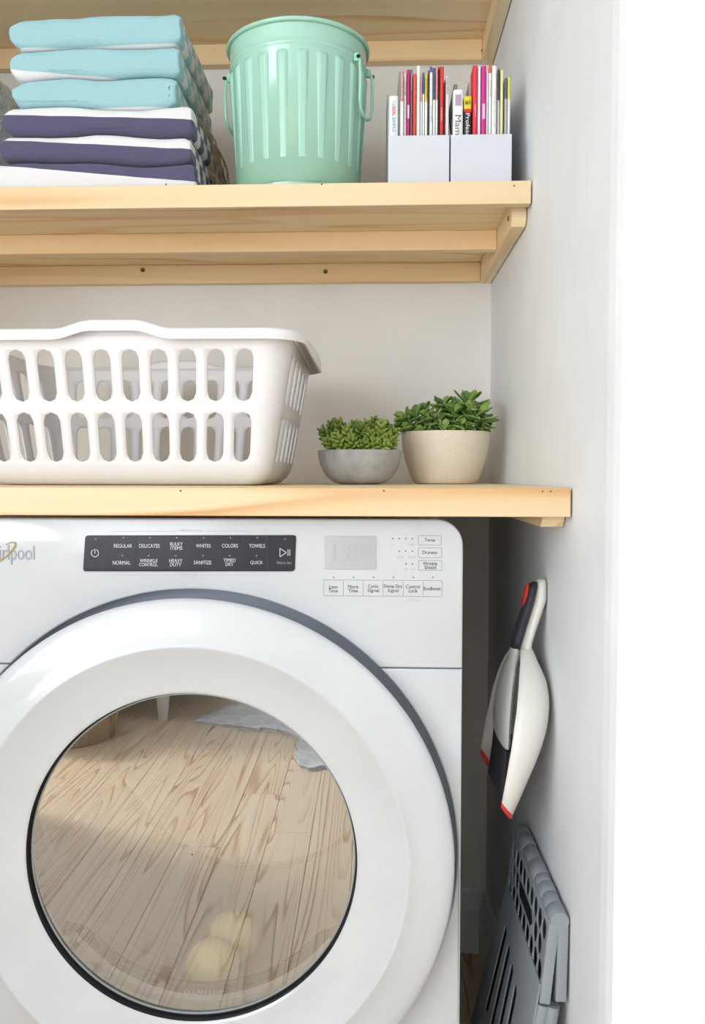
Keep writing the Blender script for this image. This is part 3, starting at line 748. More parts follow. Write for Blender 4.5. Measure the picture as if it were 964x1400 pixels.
# ================================================================ magazine files
YH = 1.325; HD = .245
def zt3(v, Y=YH): return P(600, 70 + v/4.382, Y).z
def zx3(u, Y=YH): return P(510 + u/4.382, 150, Y).x
def holder(u0, u1, label):
    x0, x1 = zx3(u0), zx3(u1); zf = P(600, 184.5, YH).z
    t = thing('magazine_file', label, 'magazine file', ((x0 + x1)/2, YH, z0), 'white magazine files')
    w = .0022
    obj('front_panel', box(x0, x1, YH, YH + w, z0, zf), m_holder, t, smooth=False, bevel=.0005)
    side = [(YH + w, z0), (YH + w, zf)]
    for i in range(1, 9):
        s_ = i/8; side.append((YH + w + (HD*.55)*s_, zf + (.115)*(3*s_*s_ - 2*s_**3)))
    side += [(YH + HD, zf + .13), (YH + HD, z0)]
    for xa in (x0, x1 - w):
        obj('side_panel', loft([[(xx, y, z) for y, z in side] for xx in (xa, xa + w)]), m_holder, t, smooth=False)
    obj('back_panel', box(x0 + w, x1 - w, YH + HD - w, YH + HD, z0, zf + .13), m_holder, t, smooth=False)
    obj('base_panel', box(x0 + w, x1 - w, YH + w, YH + HD - w, z0, z0 + w), m_holder, t, smooth=False)
    return t
holder(93, 459, 'white magazine file on the left, next to the mint bin')
holder(468, 834, 'white magazine file on the right, next to the niche wall')
YM_ = YH + .012
GR = 'magazines standing in the files'
def mag(u0, u1, v, col, label, cat='magazine', band=None, bandv=None, words=None, dep=.20, pages=True, dy=0, vb=None, cap=None):
    Y = YM_ + dy
    x0, x1 = zx3(u0, Y) + .00025, zx3(u1, Y) - .00025; zt_ = zt3(v, Y); zb_ = z0 + .003
    t = thing('book' if cat == 'book' else 'magazine', label, cat, ((x0 + x1)/2, Y, zb_), GR)
    w = min(.0006, (x1 - x0)*.2)
    # cover: folded sheet (spine + two boards) around a page block
    n = 6; r = min((x1 - x0)/2, .0025); sp = []
    for i in range(n + 1):
        a_ = math.pi*i/n; sp.append(((x0 + x1)/2 - (x1 - x0)/2*math.cos(a_), Y + r*(1 - math.sin(a_))))
    outl = [(x0, Y + dep)] + sp + [(x1, Y + dep), (x1 - w, Y + dep), (x1 - w, Y + r + w), (x0 + w, Y + r + w), (x0 + w, Y + dep)]
    obj('cover', loft([[(a_, b2, z) for a_, b2 in outl] for z in (zb_, zt_)]), cm(col), t)
    obj('pages', box(x0 + w*1.05, x1 - w*1.05, Y + r + w*1.1, Y + dep - .002, zb_ + .001, zt_ - .001), cm((240, 236, 226), .8), t, smooth=False)
    if band:
        zlo = zt3(bandv, Y)
        e = .00012
        bs = [(a_, b2 - e) for a_, b2 in sp]
        ou = bs + [(x1 - w, Y + r + .0004), (x0 + w, Y + r + .0004)]
        obj('spine_band', loft([[(a_, b2, z) for a_, b2 in ou] for z in (zlo, zt_ + .0001)]), cm(band), t)
    if cap:
        c, va, vb2 = cap; z1_, z2_ = zt3(vb2, Y), zt3(va, Y)
        obj('spine_block', box(x0 + (x1 - x0)*.2, x1 - (x1 - x0)*.2, Y - .0005, Y + .001, z1_, z2_), cm(c), t, smooth=False)
    for wd in (words or []):
        body, va, vb2, c, fr = wd; cx_ = (x0 + x1)/2; hw_ = (x1 - x0)*fr/2
        text('spine_title', body, (cx_ - hw_, zt3(vb2, Y), cx_ + hw_, zt3(va, Y)), Y - .0004, cm(c), t, vertical=True)
    return t
W_ = (238, 238, 236)
b1 = mag(97, 152, 262, (236, 238, 240), 'thick white book with coloured spine lettering, leftmost in the left file', 'book', words=[('THE', 290, 325, (190, 195, 205), .36), ('REAL', 330, 385, (226, 96, 92), .4), ('SIMPLE', 392, 480, (150, 190, 220), .4)])
mag(153, 163, 118, (150, 148, 146), 'thin grey magazine with bowed cover, behind the thick white book', dy=.004)
mag(163, 185, 115, W_, 'white magazine with brownish pink top, second spine in the left file', band=(196, 150, 134), bandv=295, words=[('house home', 140, 280, (240, 225, 215), .45)])
mag(186, 201, 130, (206, 205, 206), 'pale grey magazine left of the magenta one in the left file', words=[('living', 180, 260, (120, 110, 130), .5)])
mag(202, 222, 105, (200, 28, 110), 'magenta magazine in the left file', cap=((238, 200, 220), 320, 400))
mag(223, 238, 106, (120, 98, 104), 'dark grey mauve magazine right of the magenta one in the left file', words=[('interior', 130, 240, (225, 205, 205), .5)])
mag(239, 260, 132, (222, 78, 58), 'orange red magazine in the left half of the left file', words=[('season', 160, 260, (240, 150, 130), .4)])
mag(261, 283, 84, W_, 'tall white magazine, tallest spine of the left file')
mag(284, 295, 132, W_, 'white magazine with peach upper spine in the left file', band=(222, 150, 120), bandv=300)
mag(296, 309, 126, W_, 'white magazine with blue upper spine in the left file', band=(52, 92, 160), bandv=255)
mag(310, 328, 134, W_, 'white magazine with yellow upper spine in the left file', band=(216, 200, 72), bandv=300, words=[('style', 160, 280, (150, 130, 50), .4)])
mag(329, 337, 112, (70, 60, 66), 'very thin dark magazine right of the yellow one')
mag(338, 358, 92, W_, 'white magazine with small purple top in the left file', band=(98, 84, 160), bandv=125, words=[('journal', 330, 420, (150, 150, 156), .4)])
mag(359, 374, 100, W_, 'white magazine with dark blue upper spine in the left file', band=(56, 84, 120), bandv=290)
mag(375, 389, 86, W_, 'white magazine with salmon upper spine in the left file', band=(232, 140, 120), bandv=290)
mag(390, 398, 96, (34, 28, 30), 'thin black magazine left of the broad red one in the left file')
mag(399, 425, 92, (214, 52, 52), 'broad red magazine in the right half of the left file', words=[('kitchen', 340, 420, (250, 230, 225), .35)])
mag(426, 433, 176, (100, 40, 44), 'short maroon magazine right of the broad red one')
mag(434, 456, 150, (226, 224, 226), 'pale magazine with purple lettering, rightmost in the left file', words=[('martha', 160, 258, (170, 110, 170), .6)])
# right file
b2 = mag(480, 541, 232, (238, 240, 238), 'thick white book with grey serif title, leftmost in the right file', 'book', words=[('Mam', 385, 503, (120, 122, 124), .62)], cap=((176, 158, 176), 262, 328))
b3 = mag(545, 592, 272, (28, 26, 28), 'black book with yellow and red spine top in the right file', 'book', band=(226, 206, 40), bandv=348, words=[('Professional', 375, 600, (238, 238, 238), .52)])
text('spine_number', '#1', (zx3(551, YM_), zt3(325, YM_), zx3(582, YM_), zt3(297, YM_)), YM_ - .0005, cm((40, 36, 20)), b3)
obj('spine_stripe', box(zx3(545, YM_) + .0004, zx3(592, YM_) - .0004, YM_ - .0003, YM_ + .001, zt3(368, YM_), zt3(348.5, YM_)), cm((206, 50, 36)), b3, smooth=False)
mag(597, 627, 88, (224, 52, 72), 'broad crimson magazine in the right file', words=[('report', 320, 400, (250, 220, 225), .3)], dep=.035)
mag(572, 594, 186, (176, 164, 146), 'tan paged magazine standing behind the black book', dy=.03, dep=.12)
mag(483, 506, 200, (170, 160, 150), 'grey tan magazine standing behind the thick white book in the right file', dy=.03, dep=.12)
mag(628, 646, 96, (232, 234, 238), 'white magazine between the crimson and the pink one')
mag(648, 678, 92, (206, 40, 140), 'broad bright pink magazine in the right file', cap=((240, 190, 220), 320, 410))
mag(679, 691, 120, (224, 222, 222), 'slightly shorter white magazine right of the bright pink one')
mag(692, 711, 88, W_, 'white magazine with an orange top in the right file', band=(224, 92, 56), bandv=136, words=[('country', 180, 280, (200, 120, 90), .35)])
mag(712, 742, 94, (240, 240, 238), 'broad white magazine right of the orange-topped one', words=[('design annual', 240, 460, (205, 205, 210), .3)])
mag(745, 760, 115, (190, 192, 194), 'grey magazine with dark brown upper spine in the right file', band=(64, 50, 48), bandv=300)
mag(762, 781, 120, (230, 226, 160), 'pale yellow magazine in the right half of the right file')
mag(788, 805, 168, (178, 180, 184), 'short grey magazine with slate blue upper spine in the right file', band=(84, 94, 124), bandv=290)
mag(806, 824, 162, (228, 228, 224), 'short white magazine with yellow upper spine, rightmost in the right file', band=(222, 206, 84), bandv=295)

# ================================================================ laundry basket
KY = 1.385; KX = P(159, 500, 1.19).x
kb = thing('laundry_basket', 'white plastic slotted laundry basket on the pine counter', 'basket', (KX, KY, zC))
kz0 = zC + .0005
zR = P(300, 449, 1.175).z
def row(py, Y=1.185): return P(250, py, Y).z
rows = [row(475), row(549), row(562, 1.2), row(633, 1.21)]
def halfs(z):
    t = (z - kz0)/(zR - kz0); t = max(t, 0)
    return .204 + .037*t, .165 + .038*t
RC = .05
def kpos(side, s, z, off=0.0):
    """side 0 front,1 right,2 back,3 left straight runs (s in 0..1); 4..7 corners after each"""
    a, b = halfs(z)
    if z < kz0 + .03:
        e = 1 - (z - kz0)/.03; sh = .022*(1 - math.sqrt(max(0, 1 - e*e))); a -= sh; b -= sh
    r = .020 + .022*max(0, (z - kz0)/(zR - kz0)); A, B = a - r, b - r
    if side == 0: p = Vector((-A + 2*A*s, -b - off, z))
    elif side == 1: p = Vector((a + off, -B + 2*B*s, z))
    elif side == 2: p = Vector((A - 2*A*s, b + off, z))
    elif side == 3: p = Vector((-a - off, B - 2*B*s, z))
    else:
        q_ = side - 4; t = R(-90 + 90*q_ + 90*s); c = [(A, -B), (A, B), (-A, B), (-A, -B)][q_]
        p = Vector((c[0] + (r + off)*math.cos(t), c[1] + (r + off)*math.sin(t), z))
    return p + Vector((KX, KY, 0))
order = [(0, 10), (4, 0), (1, 5), (5, 0), (2, 10), (6, 0), (3, 5), (7, 0)]
bm = bmesh.new()
def vgrid(lo, hi, n): return [lo + (hi - lo)*i/n for i in range(n + 1)]
zlev_plain = [vgrid(zR - .004, rows[0], 3), vgrid(rows[1], rows[2], 2), vgrid(rows[3], kz0 + .03, 3), [kz0 + .03 - .03*math.sin(R(a)) for a in (0, 20, 40, 60, 75, 90)]]
def quad(ps):
    vs = [bm.verts.new(p) for p in ps]; bm.faces.new(vs)
for side, nc in order:
    cols = vgrid(0, 1, 4*nc if nc else 8)
    for zs2 in zlev_plain:
        for za, zb2 in zip(zs2[:-1], zs2[1:]):
            for sa, sb in zip(cols[:-1], cols[1:]): quad([kpos(side, sa, za), kpos(side, sa, zb2), kpos(side, sb, zb2), kpos(side, sb, za)])
    for (zh, zl2) in ((rows[0], rows[1]), (rows[2], rows[3])):
        zz_ = vgrid(zh, zl2, 6)
        if not nc:
            for za, zb2 in zip(zz_[:-1], zz_[1:]):
                for sa, sb in zip(cols[:-1], cols[1:]): quad([kpos(side, sa, za), kpos(side, sa, zb2), kpos(side, sb, zb2), kpos(side, sb, za)])
            continue
        for c_i in range(nc):
            s0, s1 = c_i/nc, (c_i + 1)/nc
            pitch = (kpos(side, s1, zh) - kpos(side, s0, zh)).length
            hw_ = (.0118 if side in (0, 2) else .0150)/pitch; rz = .0122
            sm = .5
            m0 = .0012
            outer = []; inner = []
            for i in range(4): outer.append((i/4, zh))
            for i in range(6): outer.append((1, zz_[i]))
            for i in range(4): outer.append((1 - i/4, zl2))
            for i in range(6): outer.append((0, zz_[6 - i]))
            for i in range(4): t = R(180 - 45*i); inner.append((sm + hw_*math.cos(t), zh - m0 - rz + rz*math.sin(t)))
            ys = vgrid(zh - m0 - rz, zl2 + m0 + rz, 6)
            for i in range(6): inner.append((sm + hw_, ys[i]))
            for i in range(4): t = R(-45*i); inner.append((sm + hw_*math.cos(t), zl2 + m0 + rz + rz*math.sin(t)))
            for i in range(6): inner.append((sm - hw_, ys[6 - i]))
            n_ = 20
            for i in range(n_):
                j = (i + 1) % n_
                quad([kpos(side, s0 + (s1 - s0)*q_[0], q_[1]) for q_ in (outer[i], outer[j], inner[j], inner[i])])
bmesh.ops.remove_doubles(bm, verts=bm.verts, dist=2e-5)
be = [e for e in bm.edges if e.is_boundary and max(v.co.z for v in e.verts) < kz0 + .0005]
bmesh.ops.contextual_create(bm, geom=be)
bmesh.ops.recalc_face_normals(bm, faces=bm.faces)
obj('slotted_tub', bm, m_plast, kb, solid=.0024, sharp=50)
# rim: swept flange with raised centre on the long sides and broad drooping lips on the ends
def sm_(t): t = max(0, min(1, t)); return t*t*(3 - 2*t)
loops = []
for side, nc in order:
    ns = 40 if nc == 10 else (28 if nc == 5 else 10)
    for i in range(ns):
        s = i/ns; base = kpos(side, s, zR - .004)
        lift = ext_ = 0
        if side in (0, 2):
            d = abs(base.x - KX); lift = .0115*sm_((.080 - d)/.050)
        if side in (1, 3):
            d = abs(base.y - KY); ext_ = .007*sm_((.13 - d)/.06)
        drop = .011 + .012*(ext_/.007)
        prof2 = [(-.0005, -.006), (-.0005, 0), (.003, .0045), (.008, .005), (.0125, .004), (.0158, 0), (.017, -.006), (.0172, -drop), (.0152, -drop), (.0148, -.006), (.012, .0005), (.004, .0015), (.0022, -.006)]
        l = []
        for o_, h in prof2:
            oo = o_ + (ext_*(o_/.017) if o_ > 0 else 0)
            p = kpos(side, s, zR - .004, oo); l.append((p.x, p.y, zR - .004 + h + lift))
        loops.append(l)
loops.append(loops[0])
bm = loft(loops, caps=False); bmesh.ops.remove_doubles(bm, verts=bm.verts, dist=1e-6); bmesh.ops.recalc_face_normals(bm, faces=bm.faces)
obj('rim', bm, m_plast, kb, sharp=60)
for side in (0, 2):       # web filling under the raised centre of the rim
    bm = bmesh.new(); N_ = 24
    loops = []
    for i in range(N_ + 1):
        s = .5 + (i/N_ - .5)*.36*1.0; p = kpos(side, s, zR - .004); d = abs(p.x - KX); lift = .0115*sm_((.080 - d)/.050)
        q1 = kpos(side, s, zR - .004, -.0023)
        loops.append([(p.x, p.y, zR - .006), (p.x, p.y, zR - .004 + lift), (q1.x, q1.y, zR - .004 + lift), (q1.x, q1.y, zR - .006)])
    obj('grip_web', loft(loops), m_plast, kb)

# ================================================================ succulents
def pot(name, label, px, Y, prof, m, py_rim):
    X = P(px, 650, Y).x
    t = thing(name, label, 'potted plant', (X, Y, kz0))
    obj('pot', lathe(prof, X, Y, kz0, 72), m, t, sharp=40)
    return t, X
Y1 = 1.42; zr1 = P(492, 616, Y1).z - kz0; r1 = (P(549.5, 620, Y1).x - P(434.5, 620, Y1).x)/2
def bowl_prof(r, h, rbase, pw_, wall):
    out = [(0.0005, 0.0), (rbase, 0)]
    for i in range(1, 15):
        t = i/14; out.append((rbase + (r - rbase)*(1 - (1 - t)**pw_)**(1/pw_)*1.0, h*t))
    out[-1] = (r, h - .001)
    out += [(r - .001, h), (r - wall, h), (r - wall - .001, h - .002), (r - wall - .003, h - .014), (.0005, h - .014)]
    return out
p1, X1 = pot('potted_sedum', 'small plump-leaved succulent in a grey concrete bowl on the counter', 492, Y1, bowl_prof(r1, zr1, r1*.46, 1.9, .005), m_concrete, 616)
obj('soil', lathe([(r1 - .009, zr1 - .010), (r1*.5, zr1 - .007), (.0005, zr1 - .006)], X1, Y1, kz0, 40), m_soil, p1)
Y2 = 1.52; zr2 = P(608, 591, Y2).z - kz0; r2 = (P(668.5, 600, Y2).x - P(548, 600, Y2).x)/2
pr = [(0.0005, 0), (r2*.66, 0), (r2*.70, .002)]
for i in range(1, 13):
    t = i/12; pr.append((r2*(.70 + .30*math.sin(t*math.pi/2)**.85), .002 + (zr2 - .003)*t**1.05))
pr += [(r2 - .001, zr2), (r2 - .006, zr2), (r2 - .008, zr2 - .014), (.0005, zr2 - .014)]
p2, X2 = pot('potted_jade_plant', 'broad-leaved green succulent in a cream stoneware pot on the counter', 608.5, Y2, pr, m_stone, 591)
obj('soil', lathe([(r2 - .0085, zr2 - .010), (.0005, zr2 - .004)], X2, Y2, kz0, 40), m_soil, p2)
# sedum sprigs
rg = random.Random(5)
def bean(bm, p, d, ln, w, upv):
    """plump leaf: 6-sided spindle"""
    d = d.normalized(); u = d.cross(upv)
    if u.length < .01: u = d.cross(Vector((1, 0, 0)))
    u.normalize(); v = d.cross(u)
    loops = []
    for t, r in ((0, .35), (.3, .9), (.62, 1), (.88, .62), (1, .12)):
        loops.append([p + d*ln*t + upv*(.12*ln*t*t) + (u*math.cos(2*math.pi*k/6) + v*math.sin(2*math.pi*k/6)*.72)*w*r for k in range(6)])
    loft(loops, bm=bm)
def sprig(root, tip, n, ln, parent):
    bm = bmesh.new(); ax = (tip - root); L_ = ax.length; ax.normalize()
    tube([root, (root + tip)/2, tip], [.0018, .0015, .001], 5, bm)
    u = ax.cross(Vector((0, 1, 0))).normalized(); v = ax.cross(u)
    for i in range(n):
        t = i/n; a = i*2.4; h = .18 + .82*t
        out = (u*math.cos(a) + v*math.sin(a))
        el = .32 + 1.6*max(0, t - .55)
        d = out + ax*el
        s = ln*(1 - .35*max(0, t - .6)/.4)
        bean(bm, root + ax*L_*h, d, s, s*.34, ax)
    return obj('sprig', bm, m_sedum, parent, sharp=0)
ztop1 = kz0 + zr1
cl1 = [(440, 583, 0), (452, 574, .01), (462, 571, -.01), (474, 582, -.035), (484, 574, 0), (493, 578, -.03), (502, 572, .02), (512, 569, .01), (523, 573, 0), (531, 577, .02), (541, 584, -.005), (446, 596, -.03), (458, 590, -.045), (471, 590, .0), (480, 594, -.05), (489, 590, -.01), (497, 600, -.055), (507, 586, -.04), (514, 598, -.05), (521, 588, -.03), (533, 592, -.035), (540, 598, -.02), (468, 578, .03), (495, 574, .04), (516, 578, .045), (455, 583, .03), (530, 600, -.045), (503, 594, -.02)]
for px, py, dy in cl1:
    Y = Y1 + dy; tip = P(px, py, Y)
    base = Vector((X1 + (tip.x - X1)*.62, Y1 + dy*.75, ztop1 - .008))
    sprig(base, tip - Vector((0, 0, .004)), int(11 + (tip.z - base.z)*270), rg.uniform(.0118, .0145), p1)
# jade leaves: shared obovate leaf meshes
def leaf_mesh(name, ln, w):
    bm = bmesh.new(); loops = []
    for t, r in ((0, .10), (.12, .16), (.3, .45), (.52, .85), (.72, 1), (.88, .78), (.97, .35), (1, .06)):
        l = []
        for k in range(8):
            a = 2*math.pi*k/8; c, s = math.cos(a), math.sin(a)
            x_ = c*w*r; z_ = s*w*.17*(.5 + r*.5) + .10*w*(c*c)*r + ln*.10*t*t
            l.append((x_, ln*t, z_))
        loops.append(l)
    loft(loops, bm=bm)
    me = bpy.data.meshes.new(name); bm.to_mesh(me); bm.free(); me.materials.append(m_jade)
    for p in me.polygons: p.use_smooth = True
    return me
lms = [leaf_mesh('leaf_a', .037, .0100), leaf_mesh('leaf_b', .030, .0104), leaf_mesh('leaf_c', .025, .0095), leaf_mesh('leaf_d', .040, .0092)]
def put_leaf(p, d, upv, me, s):
    o = bpy.data.objects.new('leaf', me); C.objects.link(o); o.parent = p2
    y = d.normalized(); x_ = y.cross(upv)
    if x_.length < .05: x_ = y.cross(Vector((1, 0, 0)))
    x_.normalize(); z_ = x_.cross(y)
    Mx = Matrix.Identity(4)
    for i in range(3): Mx[i][0] = x_[i]*s; Mx[i][1] = y[i]*s; Mx[i][2] = z_[i]*s; Mx[i][3] = (p - wloc(p2))[i]
    o.matrix_local = Mx
ztop2 = kz0 + zr2
ros = [(640, 556, 0, 9, 1.0, 0), (606, 560, .01, 8, .95, 1), (570, 574, -.02, 8, .85, 1), (556, 580, .01, 7, .9, 0), (588, 578, -.035, 7, .9, 1), (629, 586, -.05, 9, .75, 2), (651, 574, -.03, 9, 1.0, 0), (664, 580, .005, 7, .8, 1), (620, 572, -.02, 8, .95, 1), (598, 586, .02, 6, .9, 0), (645, 584, -.02, 6, .95, 3), (575, 586, .02, 6, .85, 1), (630, 562, .03, 7, .9, 1), (655, 566, .03, 7, .8, 1), (583, 566, .03, 7, .8, 1), (561, 590, -.03, 7, .8, 2), (580, 594, -.05, 7, .75, 2), (610, 592, -.055, 7, .8, 2), (640, 594, -.055, 7, .75, 2), (660, 592, -.02, 6, .75, 2), (615, 584, .0, 7, .9, 1), (549, 586, -.01, 5, .8, 1)]
for px, py, dy, n, s, lm in ros:
    Y = Y2 + dy; tip = P(px, py - 6, Y); tip.x = min(tip.x, WX - .022)
    base = Vector((X2 + (tip.x - X2)*.6, Y2 + dy*.7, ztop2 - .008))
    obj('stem', tube([base, (base + tip)/2 + Vector((0, 0, .002)), tip], [.0026, .0022, .0014], 6), m_stem, p2)
    ax = ((tip - base).normalized() + Vector((rg.uniform(-.2, .2), rg.uniform(-.45, -.05), .6))).normalized()
    u = ax.cross(Vector((0, 1, 0))).normalized(); v = ax.cross(u)
    for i in range(n + 2):
        t = i/(n + 1); a = i*math.pi/2 + (i//2)*.62 + rg.uniform(-.2, .2)
        out = u*math.cos(a) + v*math.sin(a)
        el = .05 + 1.25*t*t + rg.uniform(-.08, .08)
        d = out + ax*el
        pos = tip - ax*(.014*(1 - t))
        sc_ = s*(1.0 - .42*t*t)*rg.uniform(.9, 1.08)
        sc_ *= 1.25
        for _ in range(12):
            q_ = pos + d.normalized()*.037*sc_
            if q_.z < ztop2 + .003: d.z += .12
        reach = (pos + d.normalized()*.032*sc_).x
        if reach > WX - .004:
            d.x -= (reach - WX + .006)/.03
        put_leaf(pos, d, ax, lms[lm], sc_)

# ================================================================ dustpan and brush
YP = 1.17
dp = thing('dustpan', 'white dustpan with red rubber lip hanging on the niche wall', 'dustpan', (.21, YP, P(700, 1128, 1.06).z))
secs = [(884, 721, 716, .010), (890, 726, 713, .024), (898, 730.5, 712, .034), (910, 736, 711, .046), (925, 744, 710, .060), (940, 751, 709, .072), (958, 755.5, 707.5, .083), (975, 757, 706, .091), (995, 756, 703, .097), (1010, 753.5, 701, .100), (1030, 747.5, 698, .103), (1050, 740, 694.5, .105), (1075, 731, 690, .105), (1100, 720.5, 685.5, .104)]
loops = []
NP = 24
def usec(py, pf, prm, hw, lipdrop=0):
    Yn = YP - hw; rx = P(prm, py, Yn).x; fx = min(P(pf, py, Yn + .012).x, WX - .0016); z = P(prm, py, Yn).z
    l = []
    for i in range(NP + 1):
        t = math.pi*i/NP; c, s = math.cos(t), math.sin(t)
        y = YP - hw*math.copysign(abs(c)**.5, c); x_ = rx + (fx - rx)*abs(s)**.75
        l.append(Vector((x_, y, z - lipdrop*abs(s)**.75)))
    return l
for py, pf, prm, hw in secs: loops.append(usec(py, pf, prm, hw))
Yn = YP - .104
a_ = P(686, 1097, Yn); b2_ = P(706, 1124, Yn + .006)
last = []
for i in range(NP + 1):
    t = math.pi*i/NP; c, s = math.cos(t), math.sin(t); k_ = abs(s)**.75
    last.append(Vector((a_.x + (b2_.x - a_.x)*k_, YP - .104*math.copysign(abs(c)**.5, c), a_.z + (b2_.z - a_.z)*k_)))
loops = loops[:-2] + [[p.lerp(q_, .5) for p, q_ in zip(loops[-3], last)]] + [last]
obj('pan', loft(loops, caps=False, closed=False), m_dpan, dp, solid=.0022, soff=1, sharp=0)
lip = [[p + Vector((0, 0, .0015)) for p in last], [p + Vector((-.0005, 0, -.003)) for p in last], [p + Vector((-.001, 0, -.0062)) for p in last]]
obj('rubber_lip', loft(lip, caps=False, closed=False), m_red, dp, solid=.0034, soff=0, sharp=0)
# hollow handle of the pan
def ell(cx, cy, cz, rx, ry, n=20, tilt=0): return [Vector((cx + rx*math.cos(2*math.pi*i/n), cy + ry*math.sin(2*math.pi*i/n), cz + tilt*math.cos(2*math.pi*i/n)*rx)) for i in range(n)]
def hl(tab, Y):
    out = []
    for py, xl_, xr_, ry in tab:
        A = P(xl_, py, Y - ry*.5); B = P(xr_, py, Y - ry*.5); xb = min(B.x, WX - .0006)
        out.append(ell((A.x + xb)/2, Y, A.z, max((xb - A.x)/2, .0008), ry))
    return out
obj('pan_handle', loft(hl([(791.5, 738, 743, .004), (793, 735, 747, .010), (797, 733, 749.5, .014), (806, 732, 751, .0165), (820, 730, 749.5, .0175), (840, 724, 742, .017), (860, 718, 735, .0175), (878, 713, 729.5, .02), (890, 710, 727.5, .026), (900, 709, 727, .030), (914, 712, 722, .026)], YP)), m_dpan, dp, sharp=0)
nl = obj('hook', tube([(WX - .014, YP - .004, P(750, 812, YP).z), (WX - .0003, YP - .004, P(750, 812, YP).z)], .0018, 8), m_dpan, base=(WX - .007, YP - .004, P(750, 812, YP).z))
tag(nl, 'tiny white peg in the niche wall holding the dustpan', 'hook')
br = thing('hand_brush', 'hand brush with black grip, red inset and black bristles nested in the dustpan', 'brush', (.19, YP, P(690, 1075, YP).z))
YQ = YP - .006
obj('grip', loft(hl([(795.5, 729, 735, .004), (797.5, 726, 736, .009), (804, 722.5, 735.5, .0125), (815, 719.5, 733, .0135), (835, 713, 727.5, .0125), (855, 706.5, 721, .012), (875, 701, 715, .0125), (889, 698.5, 711.5, .013)], YQ)), m_navyp, br, sharp=0)
cR = P(719, 815, YQ - .006)
lo_ = []
for t in (0, .6, 1):
    l = []
    for i in range(20):
        a = 2*math.pi*i/20; rr = (1, 1, .75)[(0, .6, 1).index(t)]
        l.append(Vector((cR.x + .0015 - .0035*t - .20*.016*math.sin(a)*rr*-1, YQ + .0068*rr*math.cos(a), cR.z + .0165*rr*math.sin(a))))
    lo_.append(l)
obj('hang_inset', loft(lo_), m_red, br)
hd = hl([(886, 699, 711.5, .013), (896, 697, 711, .016), (912, 693, 708, .028), (930, 689, 706, .041), (955, 685, 703, .052), (980, 682.5, 701, .058), (1003, 681.5, 699, .060), (1012, 682, 698, .059)], YQ)
for l in hd[-2:]:
    for p in l: p.z += (.011 if l is hd[-2] else .004)*((p.y - YQ)/.06)*.9
obj('brush_head', loft(hd), m_dpang, br, sharp=45)
bm = bmesh.new(); rg = random.Random(9)
for i in range(15):
    for j in range(4):
        y = YQ - .052 + .104*(i + .5)/15; zt_ = P(690, 1004, YQ).z + .010*((y - YQ)/.06)
        xa = P(690, 1004, YQ).x - .0045 + .004*j
        y2 = y + (y - YQ)*.12 + rg.uniform(-.001, .001); xb = P(684, 1074, YQ).x - .006 + .0042*j
        zb_ = P(684, 1074, YQ).z + rg.uniform(-.001, .001)
        tube([(xa, y, zt_), ((xa + xb)/2 + .001, (y + y2)/2, (zt_ + zb_)/2), (xb, y2, zb_)], [.0026, .0031, .0034], 6, bm)
tag(obj('bristles', bm, m_bris, br), kind='stuff')

# ================================================================ folding step stool
YN, YFs = 1.006, 1.268
hz = P(766, 1261, YN).z; hx = min(P(766, 1261, YN).x, WX - .0125); hr = .0112
st = thing('folding_stool', 'grey plastic folding step stool leaning against the niche wall', 'step stool', (hx - .04, (YN + YFs)/2, FZ))
edges = [YN, YN + .030, YN + .058, YN + .085, YN + .108, YN + .150, YN + .195, YN + .235, YFs]
for i, (a, b) in enumerate(zip(edges[:-1], edges[1:])):
    r = hr if i % 2 == 0 else hr*.93
    obj('hinge_knuckle', lathe([(r*.93, a + .0006), (r, a + .002), (r, b - .002), (r*.93, b - .0006)], hx, 0, hz, 28, 'Y', caps=True), m_stool, st, sharp=30)
def slab(name, top_, bot, thick, y0, y1, holes, m, parent, bev=.0015, outer=None):
    """panel hanging from `top_` (x,z) to `bot` (x,z); local u = depth Y, v = distance down; faces -X"""
    tp, bt_ = Vector((top_[0], 0, top_[1])), Vector((bot[0], 0, bot[1])); d = bt_ - tp; Ln = d.length; d.normalize(); n = Vector((d.z, 0, -d.x))
    if n.x > 0: n = -n
    bm = flat(outer or rrect(y0, -Ln, y1, 0, .004), holes, thick, bev)
    for v in bm.verts:
        a, b, c = v.co; p = tp + d*(-b) + n*c; v.co = (p.x, a, p.z)
    bmesh.ops.recalc_face_normals(bm, faces=bm.faces)
    return obj(name, bm, m, parent, sharp=30)
def circ(cx, cy, r, n=18): return [(cx + r*math.cos(2*math.pi*i/n), cy + r*math.sin(2*math.pi*i/n)) for i in range(n)]
hl_ = []
for rI, (v, off, idx) in enumerate(((-.0165, 0, range(9)), (-.041, .0135, (0, 1, 6, 7)), (-.0655, 0, range(9)))):
    for i in idx: hl_.append(circ(YN + .022 + off + .0272*i, v, .0119))
hy0, hy1 = YN + .082, YN + .190
hl_.append([(y, v) for y, v in ((hy0, -.041), (hy0 + .012, -.0305), (hy1 - .012, -.0305), (hy1, -.041), (hy1 - .012, -.0515), (hy0 + .012, -.0515))])
zb_ = P(745, 1375, YN).z; xo = P(745, 1375, YN).x
Lt = math.hypot(hx - .0065 - xo, hz - .003 - zb_)
outp = slab('tread_half', (hx - .0065, hz - .003), (xo, zb_), .0125, YN, YFs, [rrect(YN + .004, -Lt + .004, YFs - .004, -.006, .003)], m_stool, st)
slab('pierced_face', (hx - .0118, hz - .0035), (xo - .0053, zb_ + .0005), .0016, YN + .0035, YFs - .0035, hl_, m_stool, outp, bev=.0003)
outp['label'] = 'outer tread half pierced with staggered round holes'
slab('tread_hole_shade', (hx - .0025, hz - .012), (xo + .0048, zb_ + .008), .001, YN + .006, YFs - .006, [], m_stoold, outp)  # dark sheet that paints the shade seen through the tread holes
xw = WX - .0085
